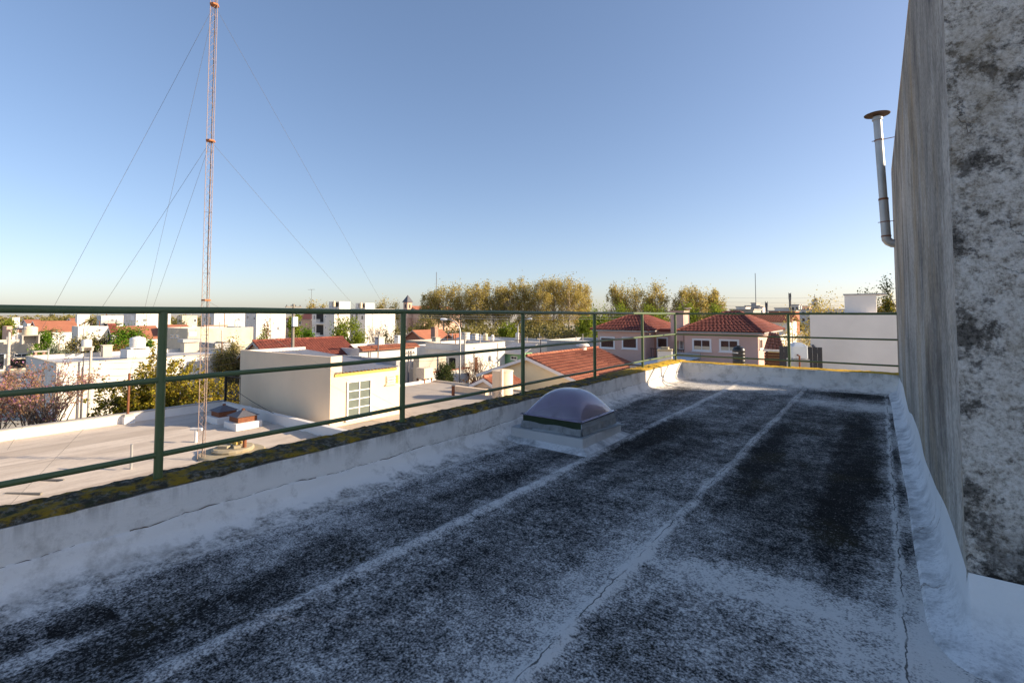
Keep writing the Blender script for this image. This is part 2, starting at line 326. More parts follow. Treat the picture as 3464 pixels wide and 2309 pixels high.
K = dict(
 floor=floor_mat(), coping=coping_mat(), parapet=white_parapet_mat(), cove=cove_mat(), streak=streak_wall_mat(), rough=rough_plaster_mat(), green=green_mat(),
 curb=plaster('curb_paint', (.62, .61, .60), (.2, .16, .12), .3, 2.5), flash=plain('zinc_flashing', (.42, .45, .47), .5, .35, 9, .5, .3),
 gframe=plain('dark_green_frame', (.030, .052, .022), .5, .5, 8), screw=plain('screw_steel', (.08, .08, .085), .4),
 white=plaster('white_wall', (.74, .71, .66), (.27, .23, .18), .5, 1.3), white2=plaster('off_white_wall', (.70, .67, .62), (.22, .2, .17), .4),
 cream=plaster('cream_wall', (.86, .69, .50), (.42, .34, .25), .2, .6), beige=plaster('beige_wall', (.60, .53, .43), (.25, .21, .16), .4),
 stained=plaster('stained_wall', (.62, .55, .43), (.30, .21, .06), .8, 1.2), grey=plaster('grey_wall', (.42, .42, .42), (.13, .13, .13), .4),
 block=plaster('grey_block', (.40, .40, .40), (.08, .08, .08), .6, 2), concrete=plaster('concrete', (.46, .43, .39), (.16, .14, .12), .4),
 pink=plaster('pink_wall', (.68, .475, .41), (.36, .25, .22), .18, .5), yellow=plaster('pale_yellow_wall', (.84, .74, .50), (.5, .43, .28), .12, .5),
 green_wall=plaster('green_wall', (.28, .52, .30), (.14, .25, .15), .3), salmon=plaster('salmon_wall', (.62, .42, .32), (.3, .2, .16), .3), lilac=plaster('grey_white_wall', (.84, .80, .755), (.42, .38, .35), .14, .6),
 tile=tile_mat('clay_tile', (.29, .10, .06), (.42, .165, .10)), tile_dark=tile_mat('dark_clay_tile', (.16, .045, .035), (.27, .085, .06), (.08, .04, .035)), tile_far=plaster('far_clay_tile', (.41, .165, .10), (.24, .10, .065), .5, 1.5),
 brick=brick_mat('chimney_brick', (.36, .15, .09), (.46, .22, .14), (.45, .40, .35)), ochre=plaster('ochre_wall', (.62, .42, .12), (.4, .28, .1), .3),
 metal=metal_roof_mat('corrugated_sheet', (.34, .33, .33), (.52, .51, .50)), blue_metal=metal_roof_mat('blue_grey_sheet', (.22, .26, .33), (.33, .37, .44)),
 flatroof=plaster('flat_roof_membrane', (.56, .53, .49), (.22, .2, .18), .45, .7), silver=plain('aluminium_paint', (.60, .60, .60), .5, .25, 1),
 glass=plain('window_glass', (.035, .042, .05), .12, .3, 2, .6), shutter=plain('brown_shutter', (.065, .026, .020), .6, .3, 12), frame=plain('white_frame', (.80, .80, .80), .5, .06, 4),
 dark=plain('painted_opening_shade', (.02, .02, .022), .8), wood=plain('brown_wood', (.13, .048, .022), .6, .45, 4), grey_wood=plain('weathered_wood', (.24, .22, .19), .8, .3, 6),  # the near-black coat stands in for shade inside openings
 pole=plain('pole_concrete', (.52, .48, .42), .85, .2, 4), steel=plain('galvanised_steel', (.42, .42, .41), .45, .25, 5, .5, .5), rust=plain('rusty_paint', (.22, .085, .042), .8, .5, 9), orange=plain('orange_primer', (.48, .18, .07), .7, .3, 9),
 mast=plain('mast_paint', (.40, .29, .24), .6, .45, 7), wire=plain('dark_wire', (.03, .03, .032), .6), pale_wire=plain('pale_wire', (.45, .45, .44), .5), guy=plain('guy_wire', (.14, .135, .13), .5),
 tank_white=plain('white_tank', (.80, .78, .74), .5, .1, 2), tank_beige=plain('beige_tank', (.74, .62, .44), .5, .1, 2), tank_black=plain('black_tank', (.012, .013, .015), .35, .3, 3, .5), tank_grey=plain('pale_blue_tank', (.60, .66, .72), .5, .12, 2),
 bark=plain('bark', (.20, .155, .12), .9, .4, 6), pale_bark=plain('pale_bark', (.50, .43, .34), .9, .3, 3), iron=plain('black_iron', (.012, .012, .013), .5), slate=plain('slate_roof', (.12, .12, .14), .6, .3, 2),
 lichen=plaster('lichen_concrete', (.42, .36, .25), (.40, .25, .03), .9, 3), asphalt=plain('asphalt', (.055, .055, .056), .9, .25, 2), paving=plain('paving', (.34, .32, .29), .9, .25, 2), plastic=plain('lamp_plastic', (.75, .77, .8), .4, .05),
 l_plane=leaf_mat('plane_leaf', [(.44, .35, .08), (.58, .46, .13), (.34, .30, .06), (.66, .56, .25), (.28, .20, .07)], .5),
 l_lime=leaf_mat('lime_leaf', [(.20, .26, .025), (.30, .36, .04), (.15, .19, .02)], .45), l_bright=leaf_mat('bright_leaf', [(.10, .21, .012), (.18, .33, .02), (.07, .13, .012)], .45),
 l_yel=leaf_mat('yellow_green_leaf', [(.32, .28, .02), (.50, .41, .04), (.17, .17, .015), (.42, .28, .04), (.08, .075, .012)], .4), l_dark=leaf_mat('dark_leaf', [(.035, .06, .018), (.06, .085, .022), (.10, .11, .03)], .25),
 l_spruce=leaf_mat('spruce_leaf', [(.15, .18, .12), (.24, .27, .19), (.09, .115, .075)], .15), l_olive=leaf_mat('olive_leaf', [(.20, .18, .055), (.29, .25, .08), (.13, .12, .045)], .3),
 l_mag=leaf_mat('blossom_leaf', [(.42, .22, .08), (.36, .16, .26), (.34, .20, .10), (.48, .29, .12), (.50, .24, .40), (.28, .17, .10), (.40, .24, .12)], .35), l_brown=leaf_mat('brown_leaf', [(.20, .10, .035), (.28, .15, .05), (.14, .08, .03)], .3),
)
def dome_mat():
    m = M('tinted_acrylic', .12, .5); m.b.inputs['Base Color'].default_value = (.56, .48, .62, 1); m.b.inputs['Transmission Weight'].default_value = .72; m.b.inputs['IOR'].default_value = 1.42; m.b.inputs['Coat Weight'].default_value = .6
    m.put(m.b.inputs['Roughness'], m.mr(m.noise(5, 5), .3, .7, .10, .22)); return m.m
K['dome'] = dome_mat(); K['wpane'] = plain('painted_reflection_pane', (.52, .48, .38), .15, .15, 2, .6)  # pale yellow reflection painted into the base colour of this pane
def ground_mat():
    m = M('town_ground', .95, .1); c = m.ramp(m.noise(.05, 6), [(.35, (.30, .28, .17)), (.5, (.46, .42, .34)), (.65, (.54, .49, .42))]); m.color(c); return m.m
# ================================================================ the setting
g = MB().quad((-4000, -4000, GZ), (4000, -4000, GZ), (4000, 4000, GZ), (-4000, 4000, GZ)).build('ground', ground_mat()); tag(g, kind='structure')
st = MB().box(-36.5, -29, -60, 300, GZ-.3, GZ+.006).build('street', K['asphalt']); tag(st, kind='structure')
for xa, xb in ((-38.6, -36.5), (-29, -27)): tag(MB().box(xa, xb, -60, 300, GZ-.2, GZ+.14).build('pavement', K['paving']), kind='structure')
# ================================================================ our terrace
FX0, FX1, YE, YN = -3.75, .30, 11.66, 3.20       # inner parapet face, streaked wall, far parapet face, near face of the block
XR = 8.0
def fz(x, y):
    z = .004*math.sin(x*3.1+y*1.3)+.003*math.sin(y*2.7-x*1.1)
    for sx, h, wd in ((-2.46, .016, .055), (-1.22, .016, .05), (.05, .006, .025)):
        q = (x-sx-.012*math.sin(y*1.7+sx*5))/wd; z += h*math.exp(-q*q)
    return z
xs = list(np.arange(-3.8, .6, .025))+list(np.arange(.6, XR+.01, .4)); ys = list(np.arange(-4.0, 11.75, .06))
fl = grid_obj('roof_floor', xs, ys, lambda x, y: (x, y, fz(x, y)), K['floor']); tag(fl, kind='structure')
body = MB().box(-4.13, XR, -4.0, 12.05, GZ, -.03).box(.27, XR-.001, 12.051, 12.24, GZ, -.031).build('own_building', K['white2']); tag(body, 'plain rendered building body carrying the dark terrace', 'building')
# parapets: profile = (distance from inner face, height)
PH = .385
def wig(s): return .012*math.sin(s*1.3)+.008*math.sin(s*3.7+1)+.005*math.sin(s*9.7)+.003*math.sin(s*23.3+2)+.002*math.sin(s*47)
def profile(s):
    a = .155+wig(s)
    return [(-.02, PH-.03), (.0, PH-.024), (.002, .30), (.003, a+.03), (.004, a+.004), (.016, a), (.026, a-.016), (.034, .10), (.06, .062), (.11, .032), (.2, .012), (.32, .004), (.42, -.02)]
def coping_pt(k, s, w_):
    t = k/10; ed = .02*(1-abs(2*t-1)**6)
    return -(w_)*t+.01*math.sin(s*9+k), PH-.015+ed+.006*math.sin(s*7+k*1.9)+.004*math.sin(s*23+k*3)+(random.uniform(-.003, .005) if 0 < k < 10 else random.uniform(-.004, .002))
pl_ = thing('parapet_wall', 'long white parapet with mossy yellow coping along the left railing', 'parapet', (-3.9, 4, 0))
ys2 = list(np.arange(-4, 11.70, .05))
n = len(profile(0))
grid_obj('inner_face', range(n), ys2, lambda k, y: (lambda q: (FX0+q[0], y, q[1]))(profile(y)[int(k)]), K['parapet'], pl_)
grid_obj('coping', range(11), list(np.arange(-4, 12.05, .03)), lambda k, y: (lambda q: (FX0+q[0], y, q[1]))(coping_pt(k, y, .38)), K['coping'], pl_)
MB().box(-4.128, FX0-.003, -4, 12.048, -.029, PH-.025).build('outer_face', K['white2'], pl_)
cl = MB(); y = -3.0
while y < 11.3:
    L_ = random.uniform(1.2, 3.2); ps = []
    for q in np.arange(y, min(y+L_, 11.5), .025): ps.append((FX0+.010, q, .158+wig(q)+random.uniform(-.004, .004)))
    m_ = len(ps); cl.tube(ps, [.0012+.0042*abs(math.sin(i*.21+y)*math.sin(i*.067+y))*random.uniform(.5, 1) for i in range(m_)], 5, False); y += L_+random.uniform(.02, .25)
cl.build('crack', plain('crack_dirt', (.17, .13, .09), .9, .5, 20), pl_)
pf = thing('parapet_wall', 'far end parapet with orange lichen coping below the pink house', 'parapet', (-1.8, 11.8, 0))
xs2 = list(np.arange(FX0-.02, .31, .05))
grid_obj('inner_face', range(n), xs2, lambda k, x: (lambda q: (x, YE-q[0]*(1+.4*max(0, 1-(x-FX0)/1.0)), q[1]))(profile(x*1.1+3)[int(k)]), K['parapet'], pf)
grid_obj('coping', range(11), list(np.arange(FX0-.0, .31, .05)), lambda k, x: (lambda q: (x, YE-q[0], q[1]-.018))(coping_pt(k, x*.9, .38)), K['coping'], pf)
MB().box(FX0, .30, YE+.003, 12.046, -.028, PH-.024).build('outer_face', K['white2'], pf)
# the tall block on the right
bl = thing('plastered_block', 'tall weathered block with streaked side wall and mouldy roughcast end', 'building', (3, 7, 0))
WT = 4.35; WE = 12.25
wallx = lambda y: .30-(y-YN)*.004
grid_obj('side_wall', list(np.linspace(YN, WE, 75)), list(np.arange(-.02, WT+.01, .1)), lambda y, z: (wallx(y)+.004*math.sin(y*2+z), y, z), K['streak'], bl)
MB().quad((wallx(WE), WE, -.02), (wallx(WE), WE, WT), (XR, WE, WT), (XR, WE, -.02)).build('back_wall', K['white2'], bl)
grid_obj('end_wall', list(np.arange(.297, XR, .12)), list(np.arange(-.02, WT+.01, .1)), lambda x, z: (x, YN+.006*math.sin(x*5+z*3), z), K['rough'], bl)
MB().quad((wallx(YN), YN, WT-.001), (XR, YN, WT-.001), (XR, WE, WT-.001), (wallx(WE), WE, WT-.001)).build('roof', K['flatroof'], bl)
def cp(k, s): # cove climbing onto the block
    pts = [(0.0, .285), (.006, .272), (.02, .20), (.035, .13), (.06, .085), (.10, .05), (.17, .026), (.27, .014), (.33, -.03)]
    d, z = pts[int(k)]; return d*.55+.0008*math.sin(s*5+k*.6), z+(.008*math.sin(s*1.9)+.004*math.sin(s*5.1) if k < 4 else 0)
cv = thing('membrane_cove', 'pale blue white membrane skirt curving from the roof onto the streaked wall', 'waterproofing', (.3, 7, 0))
grid_obj('side_skirt', range(9), list(np.arange(YN-.01, YE+.1, .05)), lambda k, y: (lambda q: (wallx(y)+.004-q[0], y, q[1]+.09*max(0, (y-9.5)/2.2)*(1 if k < 5 else .3)))(cp(k, y)), K['cove'], cv)
rot = lambda a, q: (wallx(YN)+.004-q[0]*math.cos(a), YN-.01-q[0]*2.2*math.sin(a), q[1])
grid_obj('corner_skirt', range(9), [i/10*math.pi/2 for i in range(11)], lambda k, a: rot(a, cp(k, YN)), K['cove'], cv)
grid_obj('end_skirt', range(9), list(np.arange(wallx(YN)+.004, XR, .06)), lambda k, x: (lambda q: (x, YN-.01-q[0]*2.2, q[1]))(cp(k, YN) if x < .5 else cp(k, x+YN-.304)), K['cove'], cv)
# ---------------------------------------------------------------- railing
rl = thing('railing', 'green tubular steel railing round two sides of the terrace', 'railing', (-3.95, 5.5, PH))
RX, RY = -3.95, 11.84
py_ = [1.27+2.13*k for k in range(-2, 5)]+[RY]
def rz(base, y): return base[0]+(base[1]-base[0])*(y/11.84)
TOP, MID, LOW = (1.527, 1.497), (1.052, 1.005), (.548, .512)
for y in py_: MB().tube([(RX, y, PH-.03), (RX, y, rz(TOP, y)-.012)], .0275, 14).build('post', K['green'], rl, True)
MB().tube([(-1.55, RY, PH-.03), (-1.55, RY, 1.487)], .0275, 14).build('post', K['green'], rl, True)
for nm, b, r in (('top_rail', TOP, .0245), ('middle_rail', MID, .019), ('lower_rail', LOW, .019)):
    MB().tube([(RX, -4, rz(b, -4))]+[(RX, y, rz(b, y)+.003*math.sin(y*4)) for y in np.arange(-3, 11.5, .8)]+[(RX, RY, b[1])], r, 14).build(nm, K['green'], rl, True)
    MB().tube([(RX, RY, b[1])]+[(x, RY, b[1]+.002*math.sin(x*4)) for x in np.arange(-3.4, .1, .8)]+[(.275, RY, b[1])], r*.95, 14).build(nm, K['green'], rl, True)
# ---------------------------------------------------------------- skylight dome
sk = thing('skylight', 'smoky acrylic dome skylight on a white curb in the terrace floor', 'skylight', (-3.06, 5.24, 0))
sx0, sx1, sy0, sy1 = -3.57, -2.60, 4.75, 5.74
cb = MB()
for (x0, x1, y0, y1) in ((sx0, sx1, sy0, sy0+.09), (sx0, sx1, sy1-.09, sy1), (sx0, sx0+.09, sy0+.09, sy1-.09), (sx1-.09, sx1, sy0+.09, sy1-.09)): cb.box(x0, x1, y0, y1, -.02, .145)
cb.build('curb', K['curb'], sk, bevel=.012)
sc = MB(); 
for (p, q) in (((sx0, sy0), (sx1, sy0)), ((sx1, sy0), (sx1, sy1)), ((sx1, sy1), (sx0, sy1)), ((sx0, sy1), (sx0, sy0))):
    nx, ny = (q[1]-p[1]), -(q[0]-p[0]); L = math.hypot(nx, ny); nx /= L; ny /= L
    sc.quad((p[0]-.01*nx, p[1]-.01*ny, .05), (q[0]-.01*nx, q[1]-.01*ny, .05), (q[0]+.12*nx+.12*(-ny), q[1]+.12*ny+.12*nx, -.008), (p[0]+.12*nx+.12*ny, p[1]+.12*ny-.12*nx, -.008))
sc.build('fillet', K['cove'], sk)
fm = MB()
for (x0, x1, y0, y1) in ((sx0+.004, sx1-.004, sy0+.004, sy0+.13), (sx0+.004, sx1-.004, sy1-.13, sy1-.004), (sx0+.004, sx0+.13, sy0+.13, sy1-.13), (sx1-.13, sx1-.004, sy0+.13, sy1-.13)): fm.box(x0, x1, y0, y1, .147, .153)
fm.build('flashing_plate', K['flash'], sk)
MB().box(sx0+.095, sx1-.095, sy0+.095, sy1-.095, .02, .05).build('light_well', plain('painted_well_shade', (.10, .10, .12), .9), sk)  # dark plate, the shade of the shaft put into its colour
ax0, ax1, ay0, ay1 = -3.47, -2.63, 4.79, 5.69
fr = MB()
for (x0, x1, y0, y1) in ((ax0+.03, ax1-.03, ay0+.03, ay0+.06), (ax0+.03, ax1-.03, ay1-.06, ay1-.03), (ax0+.03, ax0+.06, ay0+.06, ay1-.06), (ax1-.06, ax1-.03, ay0+.06, ay1-.06)): fr.box(x0, x1, y0, y1, .153, .30)
fr.build('green_frame', K['gframe'], sk)
band = MB()
for (p, q) in (((ax0+.02, ay0+.02), (ax1-.02, ay0+.02)), ((ax1-.02, ay0+.02), (ax1-.02, ay1-.02)), ((ax1-.02, ay1-.02), (ax0+.02, ay1-.02)), ((ax0+.02, ay1-.02), (ax0+.02, ay0+.02))):
    k = 14
    for i in range(k):
        a = [p[j]+(q[j]-p[j])*i/k for j in (0, 1)]; b = [p[j]+(q[j]-p[j])*(i+1)/k for j in (0, 1)]
        o1 = .004+.003*math.sin(i*1.7); o2 = .022+.004*math.sin(i*2.3+1); dx, dy = (q[1]-p[1]), -(q[0]-p[0]); L_ = math.hypot(dx, dy); dx /= L_; dy /= L_; t0, t1 = .232+.006*math.sin(i*.9), .232+.006*math.sin((i+1)*.9)
        band.quad((a[0]+dx*o2, a[1]+dy*o2, .158), (b[0]+dx*o2, b[1]+dy*o2, .158), (b[0]+dx*o1, b[1]+dy*o1, t1), (a[0]+dx*o1, a[1]+dy*o1, t0))
band.build('metal_band', plain('old_sealing_tape', (.30, .31, .31), .6, .6, 11), sk)
MB().box(ax1-.029, ax1-.018, ay0+.03, ay1-.03, .154, .288).build('side_flashing', K['flash'], sk)
for kx, ky, rr, ll in ((ax1+.03, (ay0+ay1)/2, 1.35, .5), (ax1+.05, ay1-.2, 1.1, .3), (ax0+.4, ay0-.0, .06, .4)): MB().rbox((kx, ky), ll, .02, .1535, .170, rr).build('loose_strip', K['flash'], sk)
cx, cy = (ax0+ax1)/2, (ay0+ay1)/2; hx, hy = (ax1-ax0)/2, (ay1-ay0)/2
def dome(u, v, inner=0):
    if max(abs(u), abs(v)) > .90: z = .312
    else:
        a, b = u/.90, v/.90; q = (1-abs(a)**2.6)*(1-abs(b)**2.6); z = .312+.285*(max(q, 0)**.62)*(1-.10*(a*a+b*b)*.5)
    return (cx+u*(hx-inner), cy+v*(hy-inner), z-inner)
us = [-1, -.95, -.9]+[(-.9+1.8*i/40) for i in range(1, 40)]+[.9, .95, 1]
d1 = grid_obj('dome', us, us, lambda u, v: dome(u, v), K['dome'], sk)
sol = d1.modifiers.new('s', 'SOLIDIFY'); sol.thickness = .006; sol.offset = -1
for u in (-.95, .95):
    for v in (-.95, 0, .95): MB().lathe((cx+u*hx, cy+v*hy, .3125), [(.009, 0), (.009, .006), (.004, .009)], 8).build('screw', K['screw'], sk)
# ---------------------------------------------------------------- flue pipe on the far end of the block
fp = thing('flue_pipe', 'leaning galvanised flue pipe with rain cap fixed to the wall end', 'flue', (.15, 11.6, 2.5))
pb, pt = onY(2998, 800, 11.6), onY(2967, 395, 11.6)
ax = (pt-pb).normalized(); mid = pb+(pt-pb)*.30
MB().tube([mid, pt], .068, 18).build('upper_pipe', K['steel'], fp, True)
MB().tube([pb, mid+ax*.03], .076, 18).build('lower_pipe', K['steel'], fp, True)
MB().tube([mid+ax*.0, mid+ax*.035], .08, 18).build('rusty_joint', K['rust'], fp, True)
el = [pb+ax*.01, pb-ax*.05, pb-ax*.10+Vector((.03, 0, 0)), pb-ax*.13+Vector((.08, 0, -.005)), pb-ax*.145+Vector((.22, 0, -.01))]
MB().tube(el, .077, 18).build('elbow', K['steel'], fp, True)
MB().tube([pb+ax*-.005, pb+ax*.02], .081, 18).build('rusty_joint', K['rust'], fp, True)
cpz = MB(); cpz.lathe((pt.x, pt.y, pt.z+.02), [(.06, .0), (.205, .012), (.21, .022), (.15, .045), (.05, .06), (.005, .064)], 24); cpz.build('rain_cap', plain('sooty_rust', (.085, .05, .035), .75, .5, 12), fp, True)
MB().tube([pt-ax*.07, pt-ax*.03], .086, 18).build('collar', K['steel'], fp, True)
for k in (.80, .12):
    p = pb+(pt-pb)*k; MB().tube([p+Vector((-.11, 0, 0)), p+Vector((.24, .0, .015))], .007, 6).tube([p-ax*.008, p+ax*.008], .079, 16).build('bracket', K['rust'], fp)
# ================================================================ builders for the town
def win(parent, face, P, x0, y0, x1, y1, frame='frame', pane='glass', shut=0.0, fw=.08, bars=0, proud=.05, sill=True, mull=0):
    # a window given by its pixel corners on a wall plane: face 'L' = wall looking along -Y at Y=P, 'R' = wall looking along +X at X=P
    on = onY if face == 'L' else onX
    a, b = on(x0, y1, P), on(x1, y0, P); c, d = on(x0, y0, P), on(x1, y1, P)
    z0, z1 = (a.z+d.z)/2, (b.z+c.z)/2
    if face == 'L': u0, u1 = (a.x+c.x)/2, (b.x+d.x)/2
    else: u0, u1 = (a.y+c.y)/2, (b.y+d.y)/2
    return win_m(parent, face, P, u0, u1, z0, z1, frame, pane, shut, fw, bars, proud, sill, mull)
def win_m(parent, face, P, u0, u1, z0, z1, frame='frame', pane='glass', shut=0.0, fw=.08, bars=0, proud=.05, sill=True, mull=0):
    def bx(s, a, b, c, d, p0, p1):
        return s.box(a, b, P-p0, P-p1, c, d) if face == 'L' else s.box(P+p0, P+p1, a, b, c, d)
    f = MB(); bx(f, u0, u1, z1-fw, z1, -.02, proud); bx(f, u0, u1, z0, z0+fw, -.02, proud); bx(f, u0, u0+fw, z0+fw, z1-fw, -.02, proud); bx(f, u1-fw, u1, z0+fw, z1-fw, -.02, proud)
    for k in range(mull):
        c = u0+fw+(u1-u0-2*fw)*(k+1)/(mull+1); bx(f, c-.025, c+.025, z0+fw, z1-fw, -.02, proud*.7)
    if frame is None: fo = MB(); bx(fo, u0, u1, z0, z1, -.02, .008); return fo.build('opening', K[pane], parent)
    o = f.build('window', K[frame], parent)
    p = MB(); zs = z1-fw-(z1-z0-2*fw)*shut
    if shut < .99: bx(p, u0+fw*.5, u1-fw*.5, z0+fw*.5, zs, -.02, .012); p.build('pane', K[pane], o)
    if shut > 0:
        q = MB(); k = max(3, int((z1-fw-zs)/.07)); h = (z1-fw-zs)/k
        for i in range(k): bx(q, u0+fw*.6, u1-fw*.6, zs+i*h, zs+(i+.86)*h, -.02, .03)
        q.build('shutter', K['shutter'], o)
    if sill:
        q = MB(); bx(q, u0-.06, u1+.06, z0-.05, z0-.002, -.02, proud+.05); q.build('sill', K[frame], o)
    if bars:
        q = MB()
        for i in range(bars):
            c = u0+fw+(u1-u0-2*fw)*(i+.5)/bars; bx(q, c-.012, c+.012, z0+fw, z1-fw, proud+.002, proud+.022)
        for c in (z0+(z1-z0)*.33, z0+(z1-z0)*.67): bx(q, u0+.02, u1-.02, c-.012, c+.012, proud+.024, proud+.034)
        q.build('grille', K['frame'], o)
    return o
class Box: pass
def shell(t, x0, x1, y0, y1, z0, z1, wall, roof, par=.35, th=.18, cap=None):
    s = MB()
    s.box(x0, x1, y0, y1, z0, z1-par-.02)
    for (a, b, c, d) in ((x0, x1, y0, y0+th), (x0, x1, y1-th, y1), (x0, x0+th, y0+th, y1-th), (x1-th, x1, y0+th, y1-th)): s.box(a, b, c, d, z1-par-.02, z1)
    wo = s.build('wall', K[wall], t)
    MB().box(x0+th, x1-th, y0+th, y1-th, z1-par-.019, z1-par).build('roof', K[roof], t)
    if cap:
        q = MB()
        for (a, b, c, d) in ((x0-.04, x1+.04, y0-.04, y0+th), (x0-.04, x1+.04, y1-th, y1+.04), (x0-.04, x0+th, y0+th, y1-th), (x1-th, x1+.04, y0+th, y1-th)): q.box(a, b, c, d, z1+.001, z1+.07)
        q.build('parapet_cap', K[cap], t)
    return wo
def flat(label, l, c, r, top, d=None, h=None, wall='white', roof='flatroof', par=.35, cap=None, name='flat_roofed_house', cat='house', base=None, group=None, w=None, dp=None):
    if d is None: d = F*(8-h)/(top-HOR)
    p = atD(c, top, d); X0, Y0, z1 = p.x, p.y, p.z
    xl = onY(l, HOR, Y0).x if l is not None else X0-(w or 8)
    yr = onX(r, HOR, X0).y if r is not None else Y0+(dp or 8)
    if w: xl = X0-w
    if dp: yr = Y0+dp
    z0 = GZ if base is None else base
    b = Box(); b.X, b.Y, b.xl, b.yr, b.z, b.z0 = X0, Y0, xl, yr, z1, z0
    b.t = thing(name, label, cat, ((xl+X0)/2, (Y0+yr)/2, z0), group)
    pr_ = min(par, (z1-z0)*.3); shell(b.t, xl, X0, Y0, yr, z0, z1, wall, roof, pr_, cap=cap)
    if X0-xl > 2.5 and yr-Y0 > 2.5:
        rr = random.Random(int(c*7+top))
        for k in range(rr.randint(1, 3)):
            vx, vy = rr.uniform(xl+.6, X0-.6), rr.uniform(Y0+.6, yr-.6); hh = rr.uniform(.6, 1.3)
            MB().tube([(vx, vy, z1-pr_-.02), (vx, vy, z1-pr_+hh)], .06, 8).lathe((vx, vy, z1-pr_+hh), [(.05, 0), (.14, .02), (.02, .12)], 8).build('vent_pipe', K[rr.choice(['steel', 'rust', 'pole'])], b.t)
        if z0 < -5:
            dy = rr.uniform(Y0+.4, Y0+(yr-Y0)*.5); MB().tube([(X0+.05, dy, z0), (X0+.05, dy, z1-pr_)], .05, 6).build('downpipe', K[rr.choice(['steel', 'rust', 'white2'])], b.t)
            dy = rr.uniform(Y0+(yr-Y0)*.55, yr-1.0); zz = z0+(z1-z0)*.55
            MB().box(X0+.001, X0+.32, dy, dy+.8, zz, zz+.55).build('air_conditioner', K['frame'], b.t)
    return b
def tiles(A, B, C, D, name, mat, parent, per=.26, row=.36, amp=.035, drop=.05):
    # clay tile field between eave A-B and ridge D-C: rows of half-round tiles overlapping downwards
    A, B, C, D = map(Vector, (A, B, C, D)); nrm = (B-A).cross(D-A).normalized()
    if nrm.z < 0: nrm = -nrm
    L = ((A+B)/2-(C+D)/2).length; nr = max(2, int(L/row)); V = []
    for i in range(nr):
        v0, v1 = i/nr, (i+1.12)/nr; v1 = min(v1, 1.02)
        s0, e0, s1, e1 = A.lerp(D, v0), B.lerp(C, v0), A.lerp(D, v1), B.lerp(C, v1)
        k = max(1, int(round(((e0-s0).length+(e1-s1).length)/2/per)))
        for j in range(k):
            us_ = [(j+q)/k for q in (.04, .27, .5, .73, .96)]; hs = [0, .8, 1, .8, 0]
            lo = [s0.lerp(e0, u)+nrm*(drop+amp*h_+.012*random.random()) for u, h_ in zip(us_, hs)]; hi = [s1.lerp(e1, u)+nrm*(.008+amp*h_*.7) for u, h_ in zip(us_, hs)]
            for q in range(4): V += [lo[q], lo[q+1], hi[q+1], hi[q]]
            V += [lo[0], lo[1], lo[3], lo[4]]
    V = np.array([tuple(p) for p in V]); o = np_mesh(name, V, 4, mat, parent); o['kind'] = 'stuff'; return o
def slab(A, B, C, D, th=.08):
    A, B, C, D = map(Vector, (A, B, C, D)); s = MB(); n = len(s.v); d = Vector((0, 0, th))
    s.v += [tuple(p) for p in (A, B, C, D, A-d, B-d, C-d, D-d)]
    s.f += [(0,1,2,3), (7,6,5,4), (0,4,5,1), (1,5,6,2), (2,6,7,3), (3,7,4,0)]; return s
def ridge_caps(parent, A, B, mat, r=.10, n=None):
    A, B = Vector(A), Vector(B); n = n or max(3, int((B-A).length/.4)); s = MB()
    for i in range(n):
        p, q = A.lerp(B, i/n), A.lerp(B, (i+1.08)/n); s.tube([p+Vector((0, 0, .03)), q+Vector((0, 0, .02))], [r*1.08, r*.92], 7)
    o = s.build('ridge_tiles', K[mat], parent); o['kind'] = 'stuff'; return o
def gable(label, X, Y0, Y1, hw, ze, zr, wall, tile='tile', ov=.35, far=False, gw=None, name='gabled_house', group=None, barge='frame', z0=None):
    # ridge along Y at X; gable looks along -Y
    z0 = GZ if z0 is None else z0
    t = thing(name, label, 'house', (X, (Y0+Y1)/2, z0), group)
    MB().prism([(X-hw, z0), (X+hw, z0), (X+hw, ze), (X, zr), (X-hw, ze)], 'y', Y0, Y1).build('wall', K[wall], t)
    sl_ = (zr-ze)/hw; e = hw+ov; zz = zr-sl_*e+.06
    for s in (-1, 1):
        A, B, C, D = (X+s*e, Y0-ov, zz), (X+s*e, Y1+ov, zz), (X, Y1+ov, zr+.06), (X, Y0-ov, zr+.06)
        if s < 0: A, B, C, D = B, A, D, C
        ro = slab(A, B, C, D, .1).build('roof_slope', K['tile_far' if far else ('tile_dark' if tile == 'tile_dark' else 'tile_far')], t)
        if not far: tiles(A, B, C, D, 'roof_tiles', K[tile], ro)
        q = slab((X+s*e, Y0-ov-.03, zz-.02), (X, Y0-ov-.03, zr+.04), (X, Y0-ov-.002, zr+.04), (X+s*e, Y0-ov-.002, zz-.02), .2); q.build('barge_board', K[barge], t)
    if not far: ridge_caps(t, (X, Y0-ov, zr+.10), (X, Y1+ov, zr+.10), tile)
    return t
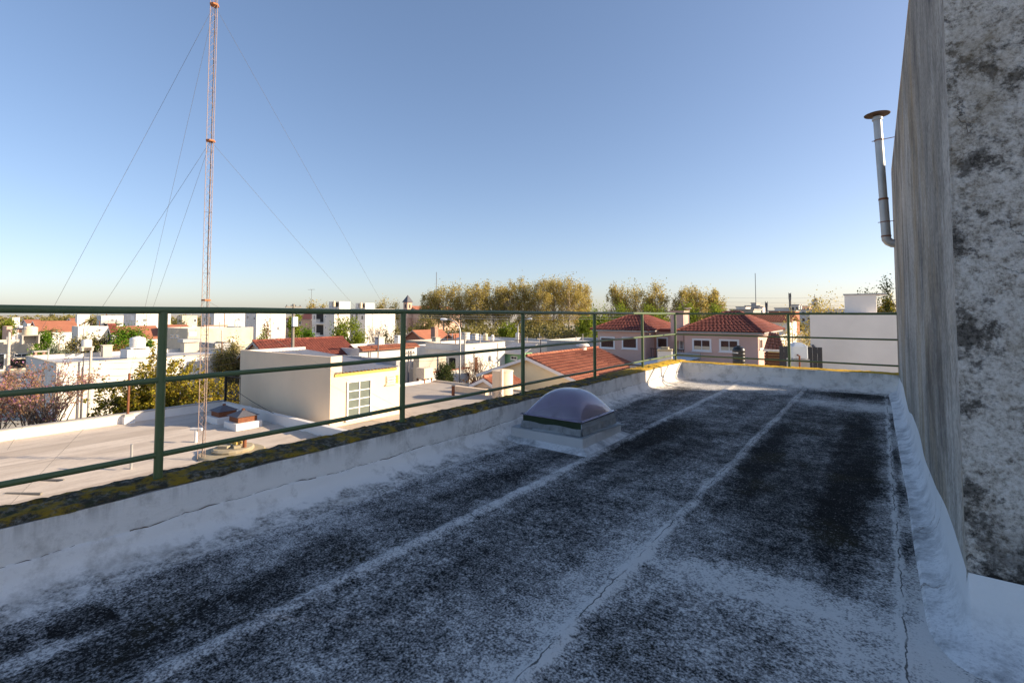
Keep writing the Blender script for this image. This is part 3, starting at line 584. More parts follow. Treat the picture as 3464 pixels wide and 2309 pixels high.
def hip(label, x0, x1, y0, y1, ze, zr, rx0, rx1, ry, wall, tile='tile_dark', ov=.5, name='hip_roofed_house', t=None, far=False):
    # hipped roof: ridge from rx0 to rx1 at Y = ry
    if t is None: t = thing(name, label, 'house', ((x0+x1)/2, (y0+y1)/2, GZ))
    MB().box(x0, x1, y0, y1, GZ, ze).build('wall', K[wall], t)
    MB().box(x0-ov*.8, x1+ov*.8, y0-ov*.8, y1+ov*.8, ze+.001, ze+.14).build('eave_soffit', K['grey'], t)
    a, b, c, d = x0-ov, x1+ov, y0-ov, y1+ov; z = ze+.16; R0, R1 = (rx0, ry, zr), (rx1, ry, zr)
    for q in (((a, c, z), (b, c, z), R1, R0), ((b, c, z), (b, d, z), R1, R1), ((b, d, z), (a, d, z), R0, R1), ((a, d, z), (a, c, z), R0, R0)):
        A, B, C, D = q
        s = MB(); s.quad(A, B, C, D) if C != D else s.quad(A, B, C)
        ro = s.build('roof_slope', K['tile_dark' if tile == 'tile_dark' else 'tile_far'], t)
        if not far: tiles(A, B, C, D, 'roof_tiles', K[tile], ro, per=.30, row=.40)
    if not far:
        for A, B in ((R0, (a, c, z)), (R1, (b, c, z)), (R1, (b, d, z)), (R0, (a, d, z))): ridge_caps(t, B, A, tile)
        if abs(rx1-rx0) > .2: ridge_caps(t, R0, R1, tile)
    return t
def chimney(parent, x, y, z0, z1, sx=.5, sy=.5, mat='beige', cap=True, name='chimney'):
    o = MB().box(x-sx/2, x+sx/2, y-sy/2, y+sy/2, z0, z1).build(name, K[mat], parent)
    if cap: MB().box(x-sx/2-.06, x+sx/2+.06, y-sy/2-.06, y+sy/2+.06, z1+.14, z1+.2).box(x-sx/2, x-sx/2+.08, y-sy/2, y+sy/2, z1+.001, z1+.14).box(x+sx/2-.08, x+sx/2, y-sy/2, y+sy/2, z1+.001, z1+.14).build('chimney_cap', K[mat], o if wl_depth(o) < 2 else parent)
    return o
def wl_depth(o):
    k = 0
    while o.parent: o = o.parent; k += 1
    return k
def lone_chimney(label, px, pt, pb, D, sx=.5, sy=.5, mat='beige', group=None, name='chimney'):
    a, b = atD(px, pb, D), atD(px, pt, D)
    t = thing(name, label, 'chimney', (a.x, a.y, a.z), group)
    MB().box(a.x-sx/2, a.x+sx/2, a.y-sy/2, a.y+sy/2, a.z-.6, b.z-.2).build('stack', K[mat], t)
    MB().box(a.x-sx/2-.07, a.x+sx/2+.07, a.y-sy/2-.07, a.y+sy/2+.07, b.z-.07, b.z).box(a.x-sx/2, a.x-sx/2+.1, a.y-sy/2, a.y+sy/2, b.z-.2, b.z-.07).box(a.x+sx/2-.1, a.x+sx/2, a.y-sy/2, a.y+sy/2, b.z-.2, b.z-.07).build('cowl', K[mat], t)
    return t
def tank(label, px, ptop, pbot, D, mat='tank_white', wpx=None, stand=None, standmat='beige', group=None):
    # domed cistern with ribs, lid; stand = pixel row of the foot of its masonry stand
    a, b = atD(px, pbot, D), atD(px, ptop, D); h = b.z-a.z; r = (wpx/2)*D/F if wpx else h*.42
    zf = a.z if stand is None else atD(px, stand, D).z
    t = thing('water_tank', label, 'water tank', (a.x, a.y, zf), group)
    pr = [(r*.96, 0), (r, h*.03)]
    for k in range(4): q = .1+k*.17; pr += [(r, h*q), (r*.965, h*(q+.02)), (r*.965, h*(q+.05)), (r, h*(q+.07))]
    pr += [(r, h*.74), (r*.97, h*.80), (r*.85, h*.88), (r*.6, h*.93), (r*.36, h*.95)]
    MB().lathe((a.x, a.y, a.z), pr, 20).build('tank_body', K[mat], t, True)
    MB().lathe((a.x, a.y, a.z+h*.951), [(r*.38, 0), (r*.38, h*.035), (r*.3, h*.05)], 16).build('lid', K[mat], t, True)
    if stand is not None:
        s = MB(); w_ = r*1.08
        s.box(a.x-w_, a.x+w_, a.y-w_, a.y-w_+.14, zf, a.z-.1).box(a.x-w_, a.x+w_, a.y+w_-.14, a.y+w_, zf, a.z-.1).box(a.x-w_, a.x-w_+.14, a.y-w_+.14, a.y+w_-.14, zf, a.z-.1).box(a.x-w_-.05, a.x+w_+.05, a.y-w_-.05, a.y+w_+.05, a.z-.1, a.z-.002)
        s.build('stand', K[standmat], t)
    return t
def pole(label, px, ptop, D, mat='pole', r=.13, arms=0, zb=GZ, group=None, box=False):
    a = atD(px, ptop, D); t = thing('utility_pole', label, 'pole', (a.x, a.y, zb), group)
    MB().tube([(a.x, a.y, zb), (a.x, a.y, a.z)], [r*1.25, r*.8], 10).build('shaft', K[mat], t, True)
    for k in range(arms):
        z = a.z-.25-.45*k
        MB().box(a.x-.05, a.x+.05, a.y-.7, a.y+.7, z-.05, z+.05).build('crossarm', K['grey_wood'], t)
        for y in (-.6, -.2, .2, .6): MB().lathe((a.x, a.y+y, z+.051), [(.03, 0), (.05, .05), (.04, .1), (.02, .13)], 8).build('insulator', K['slate'], t)
    if box: MB().box(a.x+.12, a.x+.4, a.y-.2, a.y+.2, a.z-1.9, a.z-1.1).build('meter_box', K['frame'], t)
    return t, a
def lamp(label, px, ptop, D, headpx, headpy, mat='steel', group=None):
    a = atD(px, ptop, D); hp = atD(headpx, headpy, D); t = thing('street_lamp', label, 'street lamp', (a.x, a.y, GZ), group)
    d = Vector((hp.x-a.x, hp.y-a.y, 0)); z1 = hp.z; pts = [(a.x, a.y, GZ), (a.x, a.y, z1-d.length*.9)]
    for k in range(1, 9):
        q = k/8*math.pi/2; pts.append((a.x+d.x*(1-math.cos(q)), a.y+d.y*(1-math.cos(q)), z1-d.length*.9+d.length*.9*math.sin(q)))
    MB().tube(pts, [.11, .085]+[.06-.02*k/8 for k in range(8)], 10).build('pole', K[mat], t, True)
    u = d.normalized(); h0 = Vector(pts[-1]); s = MB(); s.tube([h0-u*.05, h0+u*.08, h0+u*.3, h0+u*.55, h0+u*.62], [.04, .09, .13, .11, .03], 12); s.build('lamp_head', K['plastic'], t, True)
    return t
def wire(label, pts, sag=.3, r=.012, mat='wire', name='overhead_wire', cat='cable', group=None, seg=10):
    s = MB()
    for a, b in zip(pts[:-1], pts[1:]):
        a, b = Vector(a), Vector(b); s.tube([a.lerp(b, i/seg)-Vector((0, 0, sag*4*(i/seg)*(1-i/seg))) for i in range(seg+1)], r, 5)
    return tag(s.build(name, K[mat], None), label, cat, group)
# ---------------------------------------------------------------- plants
def leaf_quads(C, size, n_up=.3, asp=.6):
    n = len(C); a = rng.normal(size=(n, 3)); a /= np.linalg.norm(a, axis=1)[:, None]; b = rng.normal(size=(n, 3)); b -= a*(a*b).sum(1)[:, None]; b /= np.linalg.norm(b, axis=1)[:, None]
    s = size*rng.uniform(.6, 1.3, n)[:, None]; A = a*s*.5; Bv = b*s*.5*asp
    return np.stack([C-A, C+Bv, C+A, C-Bv], 1).reshape(-1, 3)
def tree(label, base, H, crown, lm, bark='bark', n=3000, ls=.35, clumps=26, trunk_r=.2, z0f=.35, group=None, name='leafy_tree', spread=.24, twig=5, shape='round', trunks=1, parent_ground=GZ):
    # base (x, y), H total height, crown = (rx, ry); limbs run from the trunk to clump centres and carry twigs and single leaves
    x, y = base; zb = parent_ground; t = thing(name, label, 'tree', (x, y, zb), group)
    rx, ry = crown; zc = zb+H*(z0f+1)/2; rzv = H*(1-z0f)/2; s = MB()
    tops = []
    for k in range(trunks):
        ox, oy = (random.uniform(-.3, .3)*rx, random.uniform(-.3, .3)*ry) if trunks > 1 else (0, 0)
        ln = [(x+ox*.4, y+oy*.4, zb), (x+ox*.7+random.uniform(-.2, .2), y+oy*.7, zb+H*z0f*.7), (x+ox, y+oy, zc), (x+ox*1.2, y+oy*1.2, zc+rzv*.6)]
        s.tube(ln, [trunk_r, trunk_r*.75, trunk_r*.45, trunk_r*.12], 7); tops.append(ln)
    CC = []
    for k in range(clumps):
        while True:
            p = rng.uniform(-1, 1, 3)
            q = np.linalg.norm(p)
            if q > 1 or q < .35: continue
            if shape == 'cone' and math.hypot(p[0], p[1]) > (1-p[2])/2*1.02: continue
            if shape == 'vase' and math.hypot(p[0], p[1]) > .35+.65*(p[2]+1)/1.6: continue
            break
        c = Vector((x+p[0]*rx, y+p[1]*ry, zc+p[2]*rzv)); CC.append(c)
        ln = random.choice(tops); f = .25+.6*(p[2]+1)/2; a = Vector(ln[1]).lerp(Vector(ln[3]), max(0, min(.95, f-.2)))
        m_ = a.lerp(c, .55)+Vector((0, 0, -.06*H*random.random())); s.tube([a, m_, c], [trunk_r*.3, trunk_r*.18, trunk_r*.06], 5, False)
        for q in range(twig):
            e = c+Vector(rng.normal(size=3)*spread*min(rx, rzv)*1.1); s.tube([m_.lerp(c, .6), e], [trunk_r*.07, trunk_r*.025], 3, False)
    s.build('trunk', K[bark], t)
    k = rng.integers(0, clumps, n); cc = np.array([tuple(c) for c in CC])[k]
    off = rng.normal(size=(n, 3))*np.array([rx, ry, rzv])*spread; off *= rng.uniform(.5, 1.2, clumps)[k][:, None]
    np_mesh('crown', leaf_quads(cc+off, ls), 4, K[lm], t)
    return t
def shrub(label, base, W, H, lm, n=5000, ls=.09, stems=50, zb=GZ, name='flowering_shrub', cat='tree', lean=1.0, bark='bark', z_from=.3, up=.85, r0=.03, twigs=5):
    x, y = base; t = thing(name, label, cat, (x, y, zb)); s = MB(); C = []
    per = max(1, n//(stems*(twigs+1)))
    for k in range(stems):
        a = random.uniform(0, 2*math.pi); q = random.random()**.5; tip = Vector((x+math.cos(a)*q*W[0]*lean, y+math.sin(a)*q*W[1]*lean, zb+H*(up+(1-up)*random.random())*(1-.35*q*q)))
        b = Vector((x+random.uniform(-.25, .25)*W[0], y+random.uniform(-.25, .25)*W[1], zb)); m_ = b.lerp(tip, .5)+Vector((0, 0, H*.1))
        pts = [b, b.lerp(m_, .5)+Vector((0, 0, H*.03)), m_, m_.lerp(tip, .5)+Vector((0, 0, H*.03)), tip]; s.tube(pts, [r0, r0*.8, r0*.6, r0*.4, r0*.15], 5, False)
        for j in range(twigs+1):
            f = z_from+(1-z_from)*random.random(); i = min(3, int(f*4)); p = pts[i].lerp(pts[i+1], f*4-i)
            e = tip if j == 0 else p+Vector(rng.normal(size=3)*.32)+Vector((0, 0, .25)); p0 = pts[2] if j == 0 else p
            if j: s.tube([p, p.lerp(e, .5)+Vector((0, 0, .03)), e], [r0*.3, r0*.22, r0*.1], 3, False)
            u = rng.uniform(.15, 1.05, per)[:, None]; C.append(np.array(p0)*(1-u)+np.array(e)*u+rng.normal(size=(per, 3))*.07)
    s.build('stems', K[bark], t); np_mesh('foliage', leaf_quads(np.concatenate(C), ls, asp=.7), 4, K[lm], t); return t
# ================================================================ the roofs next door
RZ = -3.0
pc = onZ(748, 1387, RZ); X1, Y1 = pc.x, pc.y
lo = thing('neighbour_building', 'low building with wide pale membrane roof and white parapet below the railing', 'building', ((X1-4)/2, Y1-12, GZ))
MB().box(X1-.18, -4.15, -20, Y1+.18, GZ, RZ-.03).build('wall', K['white'], lo)
def strip_mat():
    m = M('pale_roof_membrane', .85, .2); r = m.n('ShaderNodeObjectInfo').outputs['Random']
    c = m.mix(r, (.47, .40, .33), (.64, .56, .475)); c = m.mix(m.math('MULTIPLY', m.mr(m.noise(1.4, 7, m.scale(m.pos, (1.5, .35, 1)), .7), .45, .7), .6), c, (.34, .28, .23))
    c = m.mix(m.math('MULTIPLY', m.mr(m.noise(12, 6, None, .7), .5, .72), .4), c, (.38, .33, .29)); m.color(c); m.bump(m.noise(7, 5, m.scale(m.pos, (1, .3, 1))), .4, .03); return m.m
roofm = strip_mat()
w_ = 1.02; k = int((-4.2-X1)/w_)+1; stp = None
for i in range(k):
    xa = X1+i*w_; xb = min(xa+w_+.06, -4.16)
    if stp is None:
        s = MB(); yy = list(np.arange(-20, Y1+.01, .6))
        stp = slab((xa, -20, RZ+.05), (xb, -20, RZ), (xb, Y1, RZ), (xa, Y1, RZ+.05), .04).build('membrane_strip', roofm, lo)
    else:
        o = stp.copy(); col.objects.link(o); o.location = stp.location+Vector((w_*i-(.06 if i == k-1 else 0), 0, .0002*i))
K['plowpar'] = plaster('white_parapet_paint', (.84, .81, .77), (.4, .36, .32), .25)
MB().box(X1-.2, X1, -20, Y1+.2, RZ-.05, RZ+.40).build('parapet', K['plowpar'], lo)
MB().box(X1+.0015, -8.0, Y1, Y1+.2, RZ-.05, RZ+.399).build('parapet', K['plowpar'], lo)
MB().box(X1-.23, X1+.03, -20, Y1+.23, RZ+.401, RZ+.44).build('parapet_cap', K['concrete'], lo)
# roof behind it
pB = onZ(1467, 1289, RZ); XB, YB = pB.x, pB.y
rb = thing('neighbour_building', 'flat concrete roofed building behind the cream rooftop room', 'building', ((XB-8)/2, (Y1+YB)/2, GZ))
MB().box(XB, -8.3, Y1+.24, YB, GZ, RZ-.02).build('wall', K['beige'], rb)
K['rbroof'] = plaster('concrete_roof', (.50, .44, .375), (.22, .18, .15), .5, .9)
ny, nx = 5, 6
for j in range(ny):
    for i in range(nx):
        xa, xb = XB+.15+(-8.45-XB)*i/nx, XB+.15+(-8.45-XB)*(i+1)/nx; ya, yb = Y1+.3+(YB-.45-Y1)*j/ny, Y1+.3+(YB-.45-Y1)*(j+1)/ny
        MB().box(xa+.008, xb-.008, ya+.008, yb-.008, RZ-.019, RZ+.003*((i*3+j*5) % 3)).build('roof_panel', K['rbroof'], rb)
MB().box(XB-.02, XB+.16, Y1+.24, YB+.02, RZ-.018, RZ+.16).build('roof_kerb', K['plowpar'], rb)
MB().box(XB+.161, -8.3, YB-.16, YB+.02, RZ-.018, RZ+.10).build('roof_kerb', K['beige'], rb)
# cream rooftop room
q = onZ(1115, 1448, RZ); X0, Y0 = q.x, q.y
xl = onY(812, 1240, Y0).x; yr = onX(1352, 1240, X0).y; ze = onX(1117, 1262, X0).z; zp = onY(1117, 1208, Y0).z; zl = onY(832, 1185, Y0).z
cr = thing('rooftop_room', 'cream painted rooftop room with sheet roof and grid window', 'building', ((xl+X0)/2, (Y0+yr)/2, RZ))
MB().box(xl, X0, Y0, yr, RZ-.02, ze-.06).build('wall', K['cream'], cr)
MB().prism([(xl, ze-.059), (X0, ze-.059), (X0, zp), (xl, zl)], 'y', Y0, Y0+.16).build('front_parapet', K['cream'], cr)
MB().box(X0-.02, X0+.02, Y0-.012, Y0+.5, ze-.05, zp+.03).build('end_pier', K['cream'], cr)
MB().box(xl, xl+.18, Y0+.161, yr-.2, ze-.059, zl-.02).build('side_parapet', K['white'], cr)
nb = 9
for i in range(nb):
    a, b = xl+(X0-xl)*i/nb, xl+(X0-xl)*(i+1)/nb
    MB().box(a+.012, b-.012, yr-.19, yr+.006*(i % 3), ze-.058, zl+(zp-zl)*(i+.5)/nb-.35+.015*((i*7) % 3)).build('block', K['block'], cr)
zr0, zr1 = ze+.0, ze+.42
grid_obj('sheet_roof', [0, 1], list(np.arange(Y0+.17, yr-.20, .03)), lambda u, y: (xl+.19+(X0+.16-xl-.19)*u, y, zr1+(zr0-zr1)*u+.022*math.sin(y*2*math.pi/.18)), metal_roof_mat('old_sheet', (.36, .33, .31), (.60, .57, .55), 50), cr)
MB().box(X0+.002, X0+.05, Y0+.17, yr-.2, ze-.16, ze-.065).build('fascia', K['ochre'], cr)
K['gpane'] = plain('greenish_pane', (.16, .19, .165), .12, .35, 3, .6)
win(cr, 'R', X0, 1172, 1285, 1254, 1412, pane='gpane', fw=.055, mull=1, proud=.06)
wnd = [o for o in cr.children if o.name.startswith('window')][0]
a, b = onX(1172, 1412, X0), onX(1254, 1285, X0)
for kk in (1, 2, 3):
    z = a.z+(b.z-a.z)*kk/4; MB().box(X0, X0+.04, a.y+.08, b.y-.08, z-.018, z+.018).build('glazing_bar', K['frame'], wnd)
win(cr, 'R', X0, 1306, 1270, 1336, 1297, pane='dark', fw=.05, bars=6, frame='cream')
a = onX(1337, 1296, X0); b = onX(1345, 1268, X0); MB().box(X0, X0+.06, a.y, b.y, a.z, b.z).build('open_shutter', K['ochre'], cr)
# small lantern rooflights
def lantern(label, px, py, sx, sy):
    p = onZ(px, py, RZ+.02); t = thing('roof_lantern', label, 'skylight', (p.x, p.y, RZ))
    x, y = p.x, p.y; MB().box(x-sx/2, x+sx/2, y-sy/2, y+sy/2, RZ-.02, RZ+.28).build('curb', K['plowpar'], t, bevel=.02)
    a, b = sx*.36, sy*.36; MB().box(x-a, x+a, y-b, y+b, RZ+.281, RZ+.5).build('frame', K['rust'], t)
    a, b = sx*.44, sy*.44; s = MB(); n0 = [(x-a, y-b, RZ+.501), (x+a, y-b, RZ+.501), (x+a, y+b, RZ+.501), (x-a, y+b, RZ+.501)]; ap = (x, y, RZ+.72)
    for i in range(4): s.quad(n0[i], n0[(i+1) % 4], ap)
    s.quad(*n0[::-1]); s.build('cap', K['slate'], t); MB().lathe((x, y, RZ+.70), [(.07, 0), (.07, .04), (.02, .06)], 8).build('finial', K['rust'], t)
lantern('small dark capped roof lantern nearest the white parapet corner', 757, 1425, 1.0, .95)
lantern('small dark capped roof lantern on rust frame nearer the cream room', 822, 1444, 1.05, 1.0)
p = onZ(663, 1498, RZ); t = thing('vent_pipe', 'white T-topped vent pipe on the pale roof beside the mast', 'vent', tuple(p))
h = onX(663, 1449, p.x).z-RZ; MB().tube([(p.x, p.y, RZ-.02), (p.x, p.y, RZ+h-.05)], .055, 12).build('pipe', K['tank_white'], t, True)
MB().tube([(p.x-.16, p.y-.12, RZ+h-.02), (p.x+.16, p.y+.12, RZ+h-.02)], .05, 12).build('tee', K['tank_white'], t, True)
# weathered round chimney stump
p = onZ(785, 1535, RZ); t = thing('chimney_stump', 'round lichen covered concrete stump with broken bricks on the pale roof', 'chimney', (p.x, p.y, RZ))
MB().lathe((p.x, p.y, RZ), [(.98, -.02), (.98, .06), (.92, .10), (.5, .12)], 28, .012).build('base_disc', K['lichen'], t)
MB().lathe((p.x-.02, p.y+.05, RZ+.121), [(.60, 0), (.62, .06), (.56, .10), (.1, .11)], 20, .03).build('upper_disc', K['lichen'], t)
for i, (dx, dy, rr) in enumerate(((-.32, -.1, .2), (-.05, -.22, .5), (.2, .05, -.3), (-.1, .25, 1.2), (.05, .1, .1))):
    MB().rbox((p.x+dx, p.y+dy), .34, .2, RZ+.233+.09*(i == 4), RZ+.31+.09*(i == 4), rr).build('brick', K['lichen'] if i != 4 else K['ochre'], t)
MB().tube([(p.x+.35, p.y+.22, RZ+.2), (p.x+.35, p.y+.22, RZ+.55)], .06, 10).build('pipe', K['rust'], t, True)
# rusty guy post in its block
p = onZ(431, 1434, RZ); GP = onX(436, 1262, p.x)
t = thing('guy_post', 'rusty steel post set in a broken white concrete block by the parapet', 'post', (p.x, p.y, RZ))
MB().rbox((p.x, p.y), .42, .38, RZ-.02, RZ+.32, .1, .93).build('block', K['plowpar'], t); MB().rbox((p.x, p.y), .39, .36, RZ+.321, RZ+.42, .1, .85).build('block_top', K['concrete'], t)
MB().tube([(p.x, p.y, RZ+.3), (p.x+.03, p.y, GP.z)], .045, 10).build('post', K['rust'], t, True)
MB().tube([(p.x-.35, p.y+.1, RZ+.02), (p.x-.1, p.y+.03, RZ+.9)], .02, 6).build('stay', K['rust'], t)
GPT = Vector((p.x+.03, p.y, GP.z-.05))
for label, px, py, L in (('thin loose rod lying on the pale roof at the lower left', 130, 1622, 1.4), ('short loose batten lying on the pale roof under the railing', 80, 1668, .9)):
    p = onZ(px, py, RZ+.05); s = MB().rbox((p.x, p.y), L, .06, RZ+.026, RZ+.07, math.radians(36)); tag(s.build('loose_batten', K['grey_wood']), label, 'batten')
p = onZ(443, 1590, RZ); t = MB().tube([(p.x, p.y, RZ), (p.x, p.y, RZ+.75)], .035, 8).build('roof_pipe', K['steel']); tag(t, 'thin grey upright pipe on the pale roof left of the first railing post', 'pipe')
# ---------------------------------------------------------------- the lattice mast
mb = onZ(682, 1556, RZ); MX, MY = mb.x, mb.y; MT = 19.0; sd_ = .20
ms = thing('lattice_mast', 'tall slender rusty white lattice radio mast on the low roof', 'mast', (MX, MY, RZ))
legs = [(MX+sd_*.577*math.cos(a), MY+sd_*.577*math.sin(a)) for a in (math.radians(q) for q in (25, 145, 265))]
for (x, y) in legs: MB().tube([(x, y, RZ), (x, y, MT)], .0095, 6).build('leg', K['mast'], ms)
stp_ = .24; nseg = int((MT-RZ)/stp_)
for kf in range(3):
    s = MB(); a, b = legs[kf], legs[(kf+1) % 3]
    for i in range(nseg):
        z = RZ+i*stp_; p, r_ = (a, b) if i % 2 else (b, a); s.tube([(*p, z), (*r_, z+stp_)], .0042, 4, False)
        if i % 8 == 0: s.tube([(*a, z), (*b, z)], .0042, 4, False)
    s.build('lattice', K['mast'], ms)
ZC = [atD(0, y, depth((MX, MY, 0))).z for y in (1015, 477, 18)]
for z in ZC:
    s = MB(); s.prism([(MX+sd_*.68*math.cos(a), MY+sd_*.68*math.sin(a)) for a in (math.radians(q) for q in (25, 85, 145, 205, 265, 325))], 'z', z-.025, z+.025); s.build('guy_collar', K['orange'], ms)
MB().tube([(MX+.05, MY-.02, RZ+.1), (MX+.02, MY+.05, RZ+2), (MX+.08, MY, ZC[0]-.5), (MX-.04, MY+.02, ZC[0]+1.4), (MX+.05, MY, ZC[1]), (MX+.04, MY+.01, MT-1)], .011, 5).build('feeder_cable', K['wire'], ms)
pole_anchor = onZ(25, 1520, RZ+.3)
A1 = atD(-100, 1560, depth(pole_anchor)); A3 = onZ(-20, 1760, RZ)
B1 = onZ(1440, 1282, RZ+.5); B3 = onZ(1390, 1400, RZ)
low_far = onZ(955, 1340, RZ)
for label, z, e in (('guy wire from the mast top down to the far left', ZC[2], A1), ('guy wire from the middle mast collar to the left parapet', ZC[1], pole_anchor), ('guy wire from the mast top to the rusty guy post', ZC[2], GPT), ('guy wire from the middle mast collar to the rusty guy post', ZC[1], GPT),
                    ('guy wire from the mast top to the concrete roof on the right', ZC[2], B1), ('guy wire from the middle mast collar to the concrete roof', ZC[1], B1+Vector((-.2, -.3, 0))), ('lowest guy wire running down left from the mast', ZC[0], A3), ('lowest guy wire running right from the mast past the cream room', ZC[0], B3)):
    wire(label, [(MX, MY, z), tuple(e)], .05, .0043, 'guy', 'guy_wire', 'guy wire', seg=6)
# ---------------------------------------------------------------- iron fence at the parapet corner
pa = onY(762, 1355, Y1+.1); fe = thing('iron_fence', 'short black iron bar fence between parapet corner and cream room', 'fence', (pa.x, Y1+.1, RZ+.4))
zt = onY(765, 1262, Y1+.1).z; xe = onY(812, 1350, Y1+.1).x; zb_ = RZ+.44
MB().box(pa.x-.04, pa.x+.04, Y1+.06, Y1+.14, zb_-.02, zt+.1).build('post', K['iron'], fe)
bar = None
for i in range(11):
    x = pa.x+(xe-pa.x)*(i+1)/11
    if bar is None: bar = MB().tube([(x, Y1+.1, zb_), (x, Y1+.1, zt)], .012, 6).build('bar', K['iron'], fe); bx0 = x
    else: o = bar.copy(); col.objects.link(o); o.location = bar.location+Vector((x-bx0, 0, 0))
for z in (zb_+.15, zt-.12): MB().box(pa.x, xe, Y1+.085, Y1+.115, z-.02, z+.02).build('rail', K['iron'], fe)
wire('sagging black cable from the iron fence down across the cream room', [(pa.x+.2, Y1+.1, zt-.5), tuple(onZ(1115, 1470, RZ+.1))], .25, .012, 'wire', 'cable')
# ---------------------------------------------------------------- things on the concrete roof
p = onZ(1436, 1292, RZ); t = thing('roof_box', 'cream concrete box raised on short legs at the roof corner', 'box', (p.x, p.y, RZ))
ww = 66/F*depth(p); MB().rbox((p.x, p.y), ww*.62, ww*.62, RZ+.28, RZ+.95).build('body', K['cream'], t, bevel=.02)
for dx in (-1, 1):
    for dy in (-1, 1): MB().box(p.x+dx*ww*.25-.04, p.x+dx*ww*.25+.04, p.y+dy*ww*.25-.04, p.y+dy*ww*.25+.04, RZ, RZ+.279).build('leg', K['rust'], t)
p = onZ(1533, 1337, RZ); t = thing('vent_pipe', 'stubby rusty vent pipe standing on the concrete roof', 'vent', (p.x, p.y, RZ)); h = onX(1533, 1298, p.x).z
MB().tube([(p.x, p.y, RZ), (p.x, p.y, h-.1)], .09, 12).build('pipe', K['rust'], t, True); MB().tube([(p.x, p.y, h-.1), (p.x, p.y, h)], .11, 12).build('cap', K['steel'], t, True)
p = onZ(1700, 1343, RZ); dT = depth(p); t = thing('cistern', 'big cream cylindrical cistern standing by the yellow gable', 'water tank', (p.x, p.y, RZ))
h = onY(1700, 1252, p.y).z-RZ; r = 70/F*dT/2
MB().lathe((p.x, p.y, RZ), [(r, -.02), (r, .1), (r*.985, .12), (r, .14), (r, h*.96), (r*1.05, h*.965), (r*1.05, h), (r*.9, h+.02), (r*.1, h+.08)], 32).build('cylinder', K['cream'], t, True)
MB().box(p.x+r*.55, p.x+r*.75, p.y-r*1.06, p.y-r*.8, RZ, h+RZ+.12).build('rib', K['cream'], t)
for dx in (-.35, .25): MB().tube([(p.x+dx, p.y-r-.05, RZ), (p.x+dx, p.y-r-.05, RZ+.3), (p.x+dx+.12, p.y-r-.05, RZ+.38), (p.x+dx+.2, p.y-r-.05, RZ+.2)], .03, 8).build('pipe', K['steel'], t, True)
p = onZ(1600, 1330, RZ); t = MB().box(p.x-1.3, p.x+1.0, p.y-.15, p.y+.15, RZ, RZ+.32).build('roof_upstand', K['cream']); tag(t, 'low cream upstand across the concrete roof left of the cistern', 'upstand')
# tiny tiled porch roof
p = atD(1640, 1300, 30); gable('tiny red tiled porch roof beside the cistern', p.x, p.y, p.y+2.5, 1.0, p.z-.1, p.z+.35, 'cream', ov=.15, name='porch')
# ---------------------------------------------------------------- yellow gabled house, its tiles built one by one
ga = atD(1781, 1209, 33); GX, GY, GR = ga.x, ga.y, ga.z
gl = onY(1612, 1271, GY); hw = GX-gl.x-.35; zee = gl.z+.10; Yend = onX(2016, 1186, GX).y
yh = gable('pale yellow gabled house with bright red tile roof', GX, GY+.35, Yend, hw, zee+.3*(GR-zee)/hw, GR, 'yellow', far=True)
for o in list(yh.children):
    if o.name.startswith('roof_slope') and o.data.vertices[0].co.x > 0: RS = o
slp = Vector((hw+.35, 0, -(GR-zee)*(hw+.35)/hw*1.0)); A0 = Vector((GX, GY, GR+.08)); LY = Yend+.35-GY
sdir = slp.normalized(); nrm = Vector((-sdir.z, 0, sdir.x)); L = slp.length
rowh, per = .38, .27; nr = int(L/rowh); nc = int(LY/per); tm = None; cnt = 0; V = []
def tile_mesh():
    s = MB(); pr = [(-.125, 0), (-.075, .05), (0, .07), (.075, .05), (.125, 0)]
    for (u, k_, lift) in ((0, 1.0, .045), (-rowh*1.12, .85, .005)):
        for (a, b) in pr: q = sdir*u+nrm*(b*k_+lift)+Vector((0, a*k_, 0)); s.v.append(tuple(q))
    for i in range(4): s.f.append((i, i+1, i+6, i+5))
    s.f.append((0, 4, 3, 2, 1)); return s
spots = [A0+sdir*(L-(i)*rowh)+Vector((0, (j+.5)*per, 0)) for i in range(nr) for j in range(nc)]
spots.sort(key=lambda p: (p-C0).length)
tb = tile_mesh(); me = bpy.data.meshes.new('tile'); me.from_pydata(tb.v, [], tb.f); me.materials.append(K['tile'])
for p in spots[:300]:
    o = bpy.data.objects.new('tile', me); col.objects.link(o); o.parent = RS; o.location = p-wl(RS); cnt += 1
rest = []
for p in spots[300:]:
    for f in tb.f[:4]: rest += [tuple(p+Vector(tb.v[i])) for i in f]
np_mesh('roof_tiles', np.array(rest), 4, K['tile'], RS)['kind'] = 'stuff'
ridge_caps(yh, (GX, GY, GR+.1), (GX, Yend+.35, GR+.1), 'tile', .11)
p = onX(1971, 1172, GX); MB().lathe((p.x, p.y, GR+.1), [(.3, -.2), (.3, .25), (.55, .27), (.5, .4), (.25, .52), (.05, .56)], 16).build('roof_vent', K['white'], yh, True)
